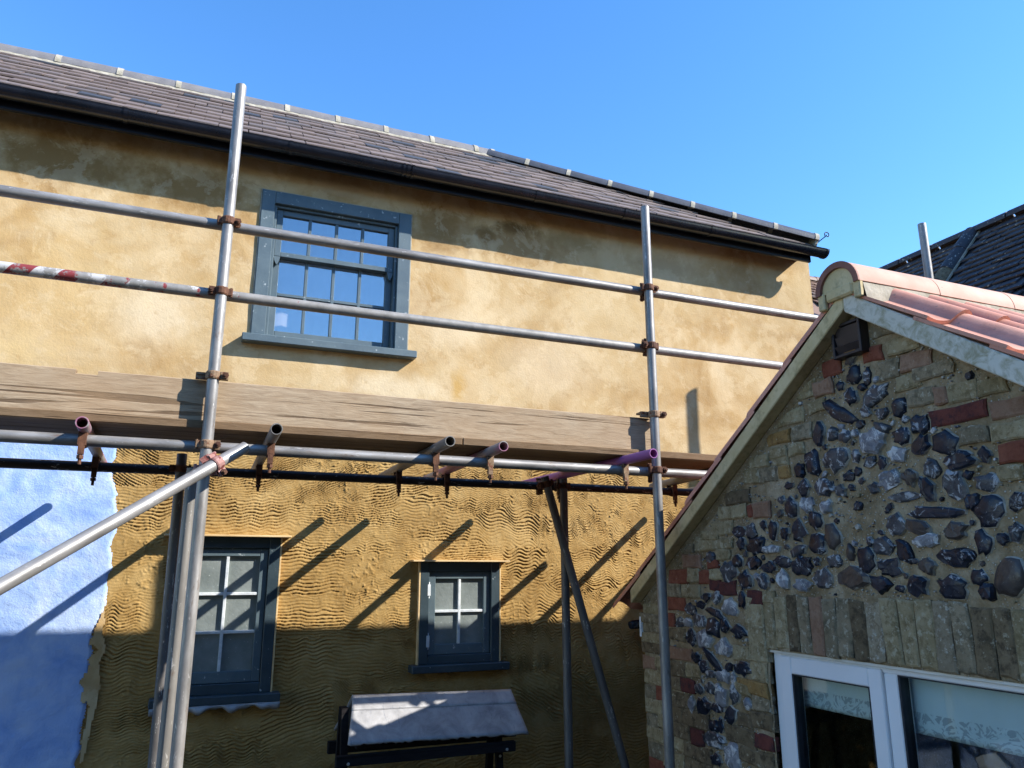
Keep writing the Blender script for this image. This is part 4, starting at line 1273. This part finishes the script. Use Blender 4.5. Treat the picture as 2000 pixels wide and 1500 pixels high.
# louvred vent near the apex
VC = (2.232, 2.515)
vent = boxes('vent', [(AX - .044, AX + .01, VC[0] - .075, VC[0] - .062, VC[1] - .070, VC[1] + .070), (AX - .044, AX + .01, VC[0] + .062, VC[0] + .075, VC[1] - .070, VC[1] + .070),
                      (AX - .044, AX + .01, VC[0] - .062, VC[0] + .062, VC[1] + .058, VC[1] + .070), (AX - .044, AX + .01, VC[0] - .062, VC[0] + .062, VC[1] - .070, VC[1] - .058),
                      (AX - .026, AX + .006, VC[0] - .064, VC[0] + .064, VC[1] - .06, VC[1] + .06)], 'brown_plastic', anx, .002)
vent['label'] = 'dark brown louvred extractor vent high in the gable'
for k, z in enumerate((.036, -.001, -.038)):
    c_ = Vector((AX - .032, VC[0], VC[1] + z))
    tl = R(16 if k < 2 else 34)
    V, F = obox(c_, (math.cos(tl), 0, math.sin(tl)), (0, 1, 0), (-math.sin(tl), 0, math.cos(tl)), .004, .120, .037)
    meshobj('louvre', V, F, 'brown_plastic', vent)
V, F = cyl((AX - .0265, VC[0], VC[1] - .034), (AX - .0272, VC[0], VC[1] - .034), .034, n=20)
meshobj('duct_shade_disc', V, F, 'lens_black', vent)  # flat black disc painting in the shade inside the duct

# white window of the annex
aw = boxes('window', [(2.448, 2.515, 2.838, 2.893, .10, 1.258), (2.448, 2.515, 2.232, 2.292, .10, 1.2255), (2.448, 2.515, 1.00, 1.05, .10, 1.258),
                      (2.449, 2.515, 1.05, 2.838, 1.2255, 1.2575), (2.448, 2.515, 1.05, 2.838, .10, .15)], 'upvc', anx, .004)
aw['label'] = 'white plastic double window with an opening left sash'
boxes('sash', [(2.436, 2.50, 2.776, 2.842, .145, 1.238), (2.436, 2.50, 2.294, 2.358, .145, 1.238), (2.437, 2.50, 2.358, 2.776, 1.168, 1.238), (2.437, 2.50, 2.358, 2.776, .145, .215)], 'upvc', aw, .004)
boxes('head_trim', [(2.430, 2.4478, 1.00, 2.90, 1.246, 1.2615)], 'upvc_aged', aw, .002)
boxes('glazing_seal', [(2.438, 2.485, 2.766, 2.776, .215, 1.168), (2.438, 2.485, 2.358, 2.364, .215, 1.168), (2.438, 2.485, 2.364, 2.766, 1.163, 1.168),
                       (2.450, 2.495, 2.222, 2.232, .15, 1.2255), (2.450, 2.495, 1.05, 2.222, 1.2205, 1.2255)], 'dark_seal', aw, .001)
meshobj('pane', boxv(2.462, 2.466, 2.364, 2.766, .215, 1.163), BF, 'clear_glass', aw)
meshobj('pane', boxv(2.472, 2.476, 1.05, 2.222, .15, 1.2205), BF, 'clear_glass', aw)
for zz in (1.226, 1.224):
    pass
def blind(y0, y1, zb, label):
    V, F = [], []
    n = 40
    for i in range(n + 1):
        y = y0 + (y1 - y0) * i / n
        for (x, z) in ((2.520, 1.25), (2.521 + .002 * math.sin(i * .5), 1.15), (2.522 + .003 * math.sin(i * .5), zb + .02), (2.524, zb)):
            V.append((x, y, z))
    for i in range(n):
        for k in range(3):
            F.append((4 * i + k, 4 * i + 4 + k, 4 * i + 5 + k, 4 * i + 1 + k))
    o = meshobj('roller_blind', V, F, 'leaf_blind', None, True)
    s_ = o.modifiers.new('thick', 'SOLIDIFY'); s_.thickness = .003
    tag(o, label, 'blind', 'blinds in the annex window')
blind(2.31, 2.84, 1.030, 'pale blind with grey leaf print behind the narrow left sash of the white window')
blind(1.04, 2.26, 1.020, 'pale blind with grey leaf print behind the wide right pane of the white window')
# faceted ornament on the sill inside
V = [(2.64, 2.035, .93), (2.62, 1.995, .90), (2.62, 1.93, .905), (2.64, 1.86, .885), (2.68, 1.93, .88),
     (2.62, 2.03, .965), (2.60, 1.985, .985), (2.60, 1.935, 1.000), (2.63, 1.90, .955), (2.67, 1.98, .975), (2.63, 1.945, 1.005), (2.64, 1.95, .80), (2.66, 2.0, .80), (2.67, 1.95, .80)]
bm = bmesh.new()
for p in V[:11]: bm.verts.new(p)
bmesh.ops.convex_hull(bm, input=list(bm.verts))
bm.verts.index_update()
V1 = [tuple(v.co) for v in bm.verts]; F1 = [tuple(v.index for v in f.verts) for f in bm.faces]
bm.free()
V1 = [(x - .075, y, z + .012) for x, y, z in V1]
V2, F2 = cyl((2.575, 1.96, .10), (2.57, 1.955, .93), .05, .03, 8)
V, F = join([(V1, F1), (V2, F2)])
o = meshobj('ornament', V, F, 'tan_ornament')
tag(o, 'brown faceted ornament inside the right pane of the white window', 'ornament')

# small security camera on the annex corner
sc_ = thing('security_camera', (2.43, 3.96, 1.30), 'small black security camera on the annex corner beside the combed wall', 'camera')
boxes('bracket', [(2.405, 2.45, 3.938, 3.955, 1.235, 1.345)], 'upvc', sc_, .003)
V, F = join([cyl((2.43, 3.985, 1.302), (2.372, 3.985, 1.298), .025, .025, 16), cyl((2.372, 3.985, 1.298), (2.362, 3.985, 1.297), .025, .021, 16), cbox(2.40, 2.43, 3.955, 3.985, 1.295, 1.309, .002)])
meshobj('body', V, F, 'black_plastic', sc_)
V, F = cyl((2.3625, 3.985, 1.297), (2.361, 3.985, 1.297), .013, n=16)
meshobj('lens', V, F, 'lens_black', sc_)

# ------------------------------------------------------------------ scaffold
sf = thing('scaffold', (0.0, 3.45, -.5), 'steel tube scaffold with clamped guard rails in front of the cottage', 'scaffold')
OY, IY = 3.40, 4.15
LZ = 2.107                                     # ledgers
S1, S2 = .015, 2.208
tube('standard', (S1, OY, -.5), (S1, OY, 3.815), 'galvanised', sf)
tube('standard', (S2, OY, -.5), (S2, OY, 3.612), 'galvanised', sf)
tube('standard', (-.035, OY + .085, -.5), (-.030, OY + .085, 2.02), 'galvanised_old', sf)
tube('standard', (-.066, IY, -.5), (-.092, IY, 2.17), 'shade_dark_tube', sf)
tube('standard', (2.045, IY, -.5), (2.032, IY, 2.17), 'shade_dark_tube', sf)
tube('standard', (5.08, 3.9, -.5), (5.08, 3.9, 4.25), 'galvanised', sf, r=.031)
RYS = OY + .05
tube('guard_rail', (-2.6, RYS, 3.124), (5.3, RYS, 3.114), 'galvanised', sf)
tube('guard_rail', (-2.6, RYS, 2.796), (5.3, RYS, 2.777), 'banded_rail', sf, label='red and white banded lower guard rail worn to grey')
tube('ledger', (-2.6, RYS, LZ), (5.6, RYS, LZ), 'galvanised', sf)
tube('ledger', (-2.6, IY + .05, 2.088), (4.6, IY + .05, 2.10), 'ledger_shade_dark', sf)
TZ = LZ + .049
trans = [(-.440, 3.31, -.495, 4.72, 'pink_tube'), (.270, 3.17, .290, 4.70, 'galvanised_old'), (1.010, 3.19, 1.035, 4.70, 'galvanised_old'), (1.280, 3.23, 1.320, 4.70, 'pink_tube'),
         (2.040, 3.16, 2.000, 4.71, 'purple_tube'), (2.72, 3.36, 2.88, 4.50, 'galvanised_old'), (3.27, 3.36, 3.30, 4.75, 'galvanised_old'), (3.72, 3.36, 3.70, 4.72, 'galvanised_old'), (-1.3, 3.3, -1.28, 4.7, 'galvanised_old')]
for (xa, ya, xb, yb, m) in trans:
    tube('transom', (xa, ya, TZ), (xb, yb, TZ + .004), m, sf)
BA, BB = Vector((.165, 3.335, 2.100)), Vector((-1.25, 2.36, 1.00))
tube('brace', BA, BB, 'galvanised', sf)
tube('brace', (1.885, IY - .05, 2.14), (2.675, IY - .05, -.5), 'shade_dark_tube', sf)

def ring(c, ax, ro=.031, ri=.0248, w=.036, n=16):
    x, y, d = frame_of(ax)
    V, F = [], []
    for (rr, zz) in ((ri, -w / 2), (ro - .003, -w / 2), (ro, -w / 2 + .006), (ro, w / 2 - .006), (ro - .003, w / 2), (ri, w / 2)):
        for i in range(n):
            a = 2 * math.pi * i / n
            V.append(tuple(Vector(c) + x * math.cos(a) * rr + y * math.sin(a) * rr + d * zz))
    for k in range(6):
        for i in range(n):
            F.append((k * n + i, k * n + (i + 1) % n, ((k + 1) % 6) * n + (i + 1) % n, ((k + 1) % 6) * n + i))
    return V, F

def coupler(ca, axa, cb, axb, mat='rust', flip=1, bolt='rust'):
    """two hinged collars back to back, each with a lug and a nutted bolt"""
    ca, cb = Vector(ca), Vector(cb)
    axa, axb = Vector(axa).normalized(), Vector(axb).normalized()
    dd = cb - ca
    dn = dd.normalized() if dd.length > 1e-4 else axa.cross(axb).normalized()
    pa = axa.cross(dn).normalized() * flip
    pb = axb.cross(dn).normalized() * flip
    parts = [ring(ca, axa), ring(cb, axb)]
    mid = (ca + cb) / 2
    parts.append(obox(mid, axa, axa.cross(dn), dn, .040, .040, max(.012, dd.length - .05)))
    for c_, ax, p, s in ((ca, axa, pa, -1), (cb, axb, pb, 1)):
        lug = c_ + p * .040
        parts.append(obox(lug + dn * .010, ax, p, dn, .034, .024, .007))
        parts.append(obox(lug - dn * .010, ax, p, dn, .034, .024, .007))
        parts.append(obox(c_ - p * .036, ax, p, dn, .030, .014, .022))
        parts.append(cyl(c_ - p * .040 - ax * .020, c_ - p * .040 + ax * .020, .007, n=8))
    V, F = join(parts)
    o = meshobj('coupler', V, F, mat, sf)
    for c_, ax, p in ((ca, axa, pa), (cb, axb, pb)):
        lug = c_ + p * .043
        q = [cyl(lug - dn * .030, lug + dn * .034, .0062, n=8), cyl(lug + dn * .014, lug + dn * .026, .0125, n=6), cyl(lug - dn * .024, lug - dn * .014, .0125, n=6)]
        V, F = join(q)
        meshobj('bolt', V, F, bolt, o)
    return o
ZA, XA, YA = Vector((0, 0, 1)), Vector((1, 0, 0)), Vector((0, 1, 0))
for sx, m in ((S1, ('rust', 'rust_tan')), (S2, ('rust', 'rust'))):
    coupler((sx, OY, 3.122), ZA, (sx, RYS, 3.122), XA, m[0], -1)
    coupler((sx, OY, 2.788), ZA, (sx, RYS, 2.788), XA, m[0], 1)
    coupler((sx, OY, LZ + .004), ZA, (sx, RYS, LZ), XA, m[1], -1)
# board clips on the standards
for sx in (S1, S2):
    V, F = join([ring((sx, OY, 2.408), ZA, .032, .0248, .034), obox((sx - .045, OY + .026, 2.408), (1, 0, 0), (0, 1, 0), (0, 0, 1), .050, .012, .030), obox((sx + .044, OY - .004, 2.408), (1, 0, 0), (0, 1, 0), (0, 0, 1), .032, .030, .032),
                 obox((sx - .02, OY + .045, 2.418), (1, 0, 0), (0, 1, 0), (0, 0, 1), .09, .06, .010)])
    o = meshobj('board_clip', V, F, 'rust_tan', sf)
    V, F = join([cyl((sx + .048, OY - .035, 2.408), (sx + .048, OY + .025, 2.408), .007, n=8), cyl((sx + .048, OY - .032, 2.408), (sx + .048, OY - .020, 2.408), .0135, n=6)])
    meshobj('bolt', V, F, 'rust', o)
# putlog clips: transom to each ledger, bolt hanging down
for (xa, ya, xb, yb, m) in trans:
    for yy, zz in ((RYS, LZ), (IY + .05, 2.098)):
        if yb < yy + .02: yy -= .02
        f = (yy - ya) / (yb - ya)
        xx = xa + (xb - xa) * f
        V, F = join([ring((xx, yy, zz), XA, .0325, .0248, .030), obox((xx, yy - .034, zz + .02), (1, 0, 0), (0, 1, 0), (0, 0, 1), .030, .012, .085),
                     obox((xx, yy + .034, zz + .02), (1, 0, 0), (0, 1, 0), (0, 0, 1), .030, .010, .085), obox((xx, yy - .030, zz - .038), (1, 0, 0), (0, 1, 0), (0, 0, 1), .022, .020, .045)])
        o = meshobj('coupler', V, F, 'rust' if random.random() < .75 else 'rust_tan', sf)
        V, F = join([cyl((xx, yy - .032, zz - .10), (xx, yy - .032, zz - .02), .0068, n=8), cyl((xx, yy - .032, zz - .078), (xx, yy - .032, zz - .064), .0135, n=6)])
        meshobj('bolt', V, F, 'rust', o)
# swivel coupler holding the brace to the near standard
bd = (BA - BB).normalized()
pb = BA - bd * .155
coupler((S1 + .002, OY - .004, pb.z - .01), ZA, pb, bd, 'rust_pink', 1)
V, F = join([obox((S1 + .018, OY - .052, pb.z + .004), (.62, 0, -.78), (0, 1, 0), (.78, 0, .62), .085, .014, .040)])
meshobj('coupler', V, F, 'rust_pink', sf)
coupler((-.091, IY, 2.095), ZA, (-.091, IY + .05, 2.095), XA, 'rust', 1)
coupler((2.032, IY, 2.096), ZA, (2.032, IY + .05, 2.096), XA, 'rust', 1)
coupler((1.897, IY - .05, 2.096), (.3, 0, -.95), (1.897, IY + .05, 2.096), XA, 'rust', -1)

# toe board on edge, with a notch
def toe():
    y0, y1, z0, z1 = 3.448, 3.487, 2.186, 2.398
    X_ = sorted([-2.6 + (2.245 + 2.6) * i / 150 for i in range(151)] + [-.5051, -.5049, -.4251, -.4249])
    V, F = [], []
    for x in X_:
        f = lambda q: float(fbm(np.array([x]), np.array([q]), .3, 3)[0])
        zt = z1 + .004 * f(0.) - .004 * (x + .7) / 3
        zb = z0 + .004 * f(5.)
        if -.505 < x < -.425: zt -= .018 + .004 * f(9.)
        V += [(x, y0 + .002, zb), (x, y0, zb + .003), (x, y0, zt - .003), (x, y0 + .003, zt), (x, y1, zt), (x, y1, zb)]
    n = len(X_) - 1
    for i in range(n):
        for k in range(6):
            F.append((6 * i + k, 6 * i + (k + 1) % 6, 6 * i + 6 + (k + 1) % 6, 6 * i + 6 + k))
    F += [tuple(range(5, -1, -1)), tuple(range(6 * n, 6 * n + 6))]
    o = meshobj('toe_board', V, F, 'weathered_wood', sf)
    o['label'] = 'weathered grey timber toe board set on edge with a notch'
toe()

# platform boards resting on the transoms
labs = ['outer brown scaffold board under the toe board, left length', 'middle brown scaffold board of the platform, left length', 'inner brown scaffold board of the platform, left length',
        'outer brown scaffold board ending by the annex verge', 'middle brown scaffold board ending by the annex verge', 'inner brown scaffold board ending by the annex verge']
k = 0
for (xa, xb) in ((-2.6, 1.15), (1.16, 5.6)):
    for j in range(3):
        y0 = 3.424 + j * .231
        b_ = boxes('scaffold_board', [(xa + random.uniform(-.03, .0), xb - random.uniform(0, .004), y0 + random.uniform(0, .004), y0 + .225, TZ + .0262 + .001 * j, TZ + .0262 + .036 + .001 * j)], 'brown_wood', None, .003)
        tag(b_, labs[k], 'board', 'boards of the scaffold platform')
        k += 1

# ------------------------------------------------------------------ wishing well with lead roof
wl = thing('wishing_well', (1.30, 4.4, -.5), 'small black timber wishing well with grey lead covered ridge roof', 'wishing well')
def lead(name, pts, th, nx, ny, rag, parent, label=None):
    """lead sheet between four corners a(left top) b(right top) c(right low) d(left low)"""
    a, b, c_, d_ = [Vector(p) for p in pts]
    nrm = (b - a).cross(d_ - a).normalized()
    V, F = [], []
    for j in range(ny + 1):
        for i in range(nx + 1):
            s, t_ = i / nx, j / ny
            p = (a.lerp(b, s)).lerp(d_.lerp(c_, s), t_)
            k = .004 * float(fbm(np.array([p.x]), np.array([p.z * 3]), .11, 3, 4.)[0])
            p = p + nrm * k
            if j == ny: p += Vector((0, 0, 1)) * random.uniform(-rag, rag)
            V.append(tuple(p))
    for j in range(ny):
        for i in range(nx):
            q = j * (nx + 1) + i
            F.append((q, q + 1, q + nx + 2, q + nx + 1))
    o = meshobj(name, V, F, 'lead_sheet', parent, True)
    s_ = o.modifiers.new('thick', 'SOLIDIFY'); s_.thickness = th
    if label: o['label'] = label
    return o
lead('roof_sheet', [(.870, 4.385, .930), (1.785, 4.385, .910), (1.815, 4.195, .718), (.815, 4.195, .738)], .010, 60, 12, .004, wl, 'front lead slope with scuffed marks')
lead('roof_sheet', [(1.785, 4.40, .910), (.870, 4.40, .930), (.815, 4.60, .742), (1.815, 4.60, .722)], .010, 60, 12, .004, wl)
lead('ridge_sheet', [(.867, 4.392, .945), (1.788, 4.392, .925), (1.796, 4.325, .858), (.853, 4.325, .878)], .006, 60, 6, .002, wl)
lead('ridge_sheet', [(1.788, 4.393, .925), (.867, 4.393, .945), (.853, 4.46, .878), (1.796, 4.46, .858)], .006, 60, 6, .002, wl)
boxes('roof_deck', [(.87, 1.76, 4.235, 4.565, .705, .720)], 'black_wood', wl)
boxes('rail', [(.765, 1.745, 4.207, 4.240, .636, .688)], 'black_wood', wl)
boxes('rail', [(.780, 1.745, 4.555, 4.590, .628, .692)], 'black_wood', wl)
for sx in (.825, 1.690):
    for (yb, yt) in ((4.16, 4.37), (4.64, 4.42)):
        V = []
        for (y, z) in ((yb, -.5), (yt, .890)):
            for (i, j) in ((-1, -1), (1, -1), (1, 1), (-1, 1)):
                V.append((sx + i * .018, y + j * .018 - .008 * (0), z))
        # lean inwards towards the ridge
        meshobj('post', V, BF, 'black_wood', wl)
    for z in (.650, .596):
        y_ = 4.202 if z > .62 else 4.16 + (4.37 - 4.16) * (z + .5) / 1.39 - .021
        V, F = cyl((sx, y_, z), (sx, y_ - .005, z), .008, .006, 10)
        meshobj('bolt', V, F, 'galvanised_light', wl)
# round tub of the well
V, F = join([cyl((1.26, 4.4, -.5), (1.26, 4.4, .0), .34, .38, 28)])
meshobj('tub', V, F, 'black_wood', wl)

# ------------------------------------------------------------------ neighbours behind
nb = thing('neighbour_house', (8.2, 5.2, -.5), 'house with dark lichen spotted tile roof behind the annex', 'house')
RX, RZ2 = 7.0, 4.885
P = 1.08
nr = meshobj('roof', [(RX, 2.6, RZ2 - .01), (RX, 6.4, RZ2 - .01), (RX - 1.9, 6.4, RZ2 - .01 - 1.9 * P), (RX - 1.9, 2.6, RZ2 - .01 - 1.9 * P), (RX + 1.9, 6.4, RZ2 - .01 - 1.9 * P), (RX + 1.9, 2.6, RZ2 - .01 - 1.9 * P)],
             [(0, 1, 2, 3), (1, 0, 5, 4)], 'dark_tile', nb)
nr['label'] = 'dark brown tile roof with white lichen spots'
meshobj('wall', boxv(RX - 1.75, RX + 1.75, 2.8, 6.2, -.5, RZ2 - 1.95 * P), BF, 'brick_brown', nb)
up = Vector((1, 0, P)).normalized()
SLn = 1.9 * math.sqrt(1 + P * P)
nrow = int(SLn / .1)
r0 = nrow - 22
tile_field(nr, Vector((RX - 1.9, 0, RZ2 - 1.9 * P)) + up * (r0 * .1 + .02), (0, 1, 0), up, 22, lambda r_: (3.7, 4.755), .1, .168, .014, ['dark_tile'], 290, (3, 4, 4), 1.3)
tile_field(nr, Vector((RX - 1.9, 0, RZ2 - 1.9 * P)) + up * (r0 * .1 + .02), (0, 1, 0), up, 22, lambda r_: (4.87, 6.2), .1, .168, .014, ['dark_tile'], 200, (3, 4, 4), 1.3)
y = 3.2
while y < 6.2:
    half_round('ridge_tile', (RX, y + .005, RZ2 + .0), (RX, y + .40, RZ2 + .0 + random.uniform(-.006, .006)), .085, .014, 'dark_tile', nr, (0, 0, 1))
    y += .41
for i in range(4):
    a = Vector((RX - .03, 4.81, RZ2 - .03 + .03)) - up * (i * .34); b = a - up * .345
    half_round('hip_tile', a + Vector((0, 0, .01)), b + Vector((0, 0, .022)), .075, .014, 'dark_tile' if i < 2 else 'brick_brown', nr, (-P, 0, 1))
V, F = join([obox(Vector((RX - .03, 4.735, RZ2 + .005)) - up * .7, (0, 1, 0), up, (-.73, 0, .68), .02, 1.4, .02)])
meshobj('mortar_line', V, F, 'mortar_pale', nr)

nc = thing('far_house', (8.0, 8.2, -.5), 'house with reddish brown tiled roof glimpsed between cottage and annex', 'house')
FRY, FRZ = 7.5, 5.42
fr = meshobj('roof', [(6.4, FRY, FRZ - .01), (9.6, FRY, FRZ - .01), (9.6, FRY - 1.3, FRZ - 1.31), (6.4, FRY - 1.3, FRZ - 1.31), (9.6, FRY + 1.3, FRZ - 1.31), (6.4, FRY + 1.3, FRZ - 1.31)], [(3, 2, 1, 0), (0, 1, 4, 5)], 'brown_tile', nc)
meshobj('wall', boxv(6.5, 9.5, FRY - 1.15, FRY + 1.15, -.5, FRZ - 1.36), BF, 'brick_brown', nc)
up = Vector((0, 1, 1)).normalized()
tile_field(fr, Vector((0, FRY - 1.3, FRZ - 1.3)) + up * .86, (1, 0, 0), up, 10, lambda r_: (6.9, 8.5), .1, .17, .016, ['brown_tile'], 250, (5, 5, 5), 1.8)
x = 6.5
while x < 9.2:
    half_round('ridge_tile', (x + .004, FRY, FRZ), (x + .33, FRY, FRZ + random.uniform(-.006, .006)), .085, .014, 'brown_tile', fr, (0, 0, 1))
    x += .335
vp = thing('vent_pipe', (7.20, 7.1, 3.9), 'short grey metal pipe in front of the reddish brown roof', 'pipe')
px_, py_ = 7.16, 7.1
tube('pipe', (px_, py_, 3.6), (px_, py_, 5.02), 'galvanised', vp, r=.034)
V, F = ring((px_, py_, 4.6), ZA, .040, .0345, .05)
meshobj('collar', V, F, 'galvanised', vp)

# unseen brick house added behind the viewer to shut off low sky from the walls
oh = thing('sky_blocker_house', (0, -5.5, -.5), 'unseen dark brick house added across the yard to block low sky', 'house')
meshobj('wall', boxv(-9, 9, -8.5, -3.6, -.5, 4.4), BF, 'brick_brown', oh)
meshobj('roof', [(-9.2, -3.4, 4.35), (9.2, -3.4, 4.35), (9.2, -6.05, 6.2), (-9.2, -6.05, 6.2), (9.2, -8.7, 4.35), (-9.2, -8.7, 4.35)], [(0, 1, 2, 3), (3, 2, 4, 5)], 'clay_tile', oh)
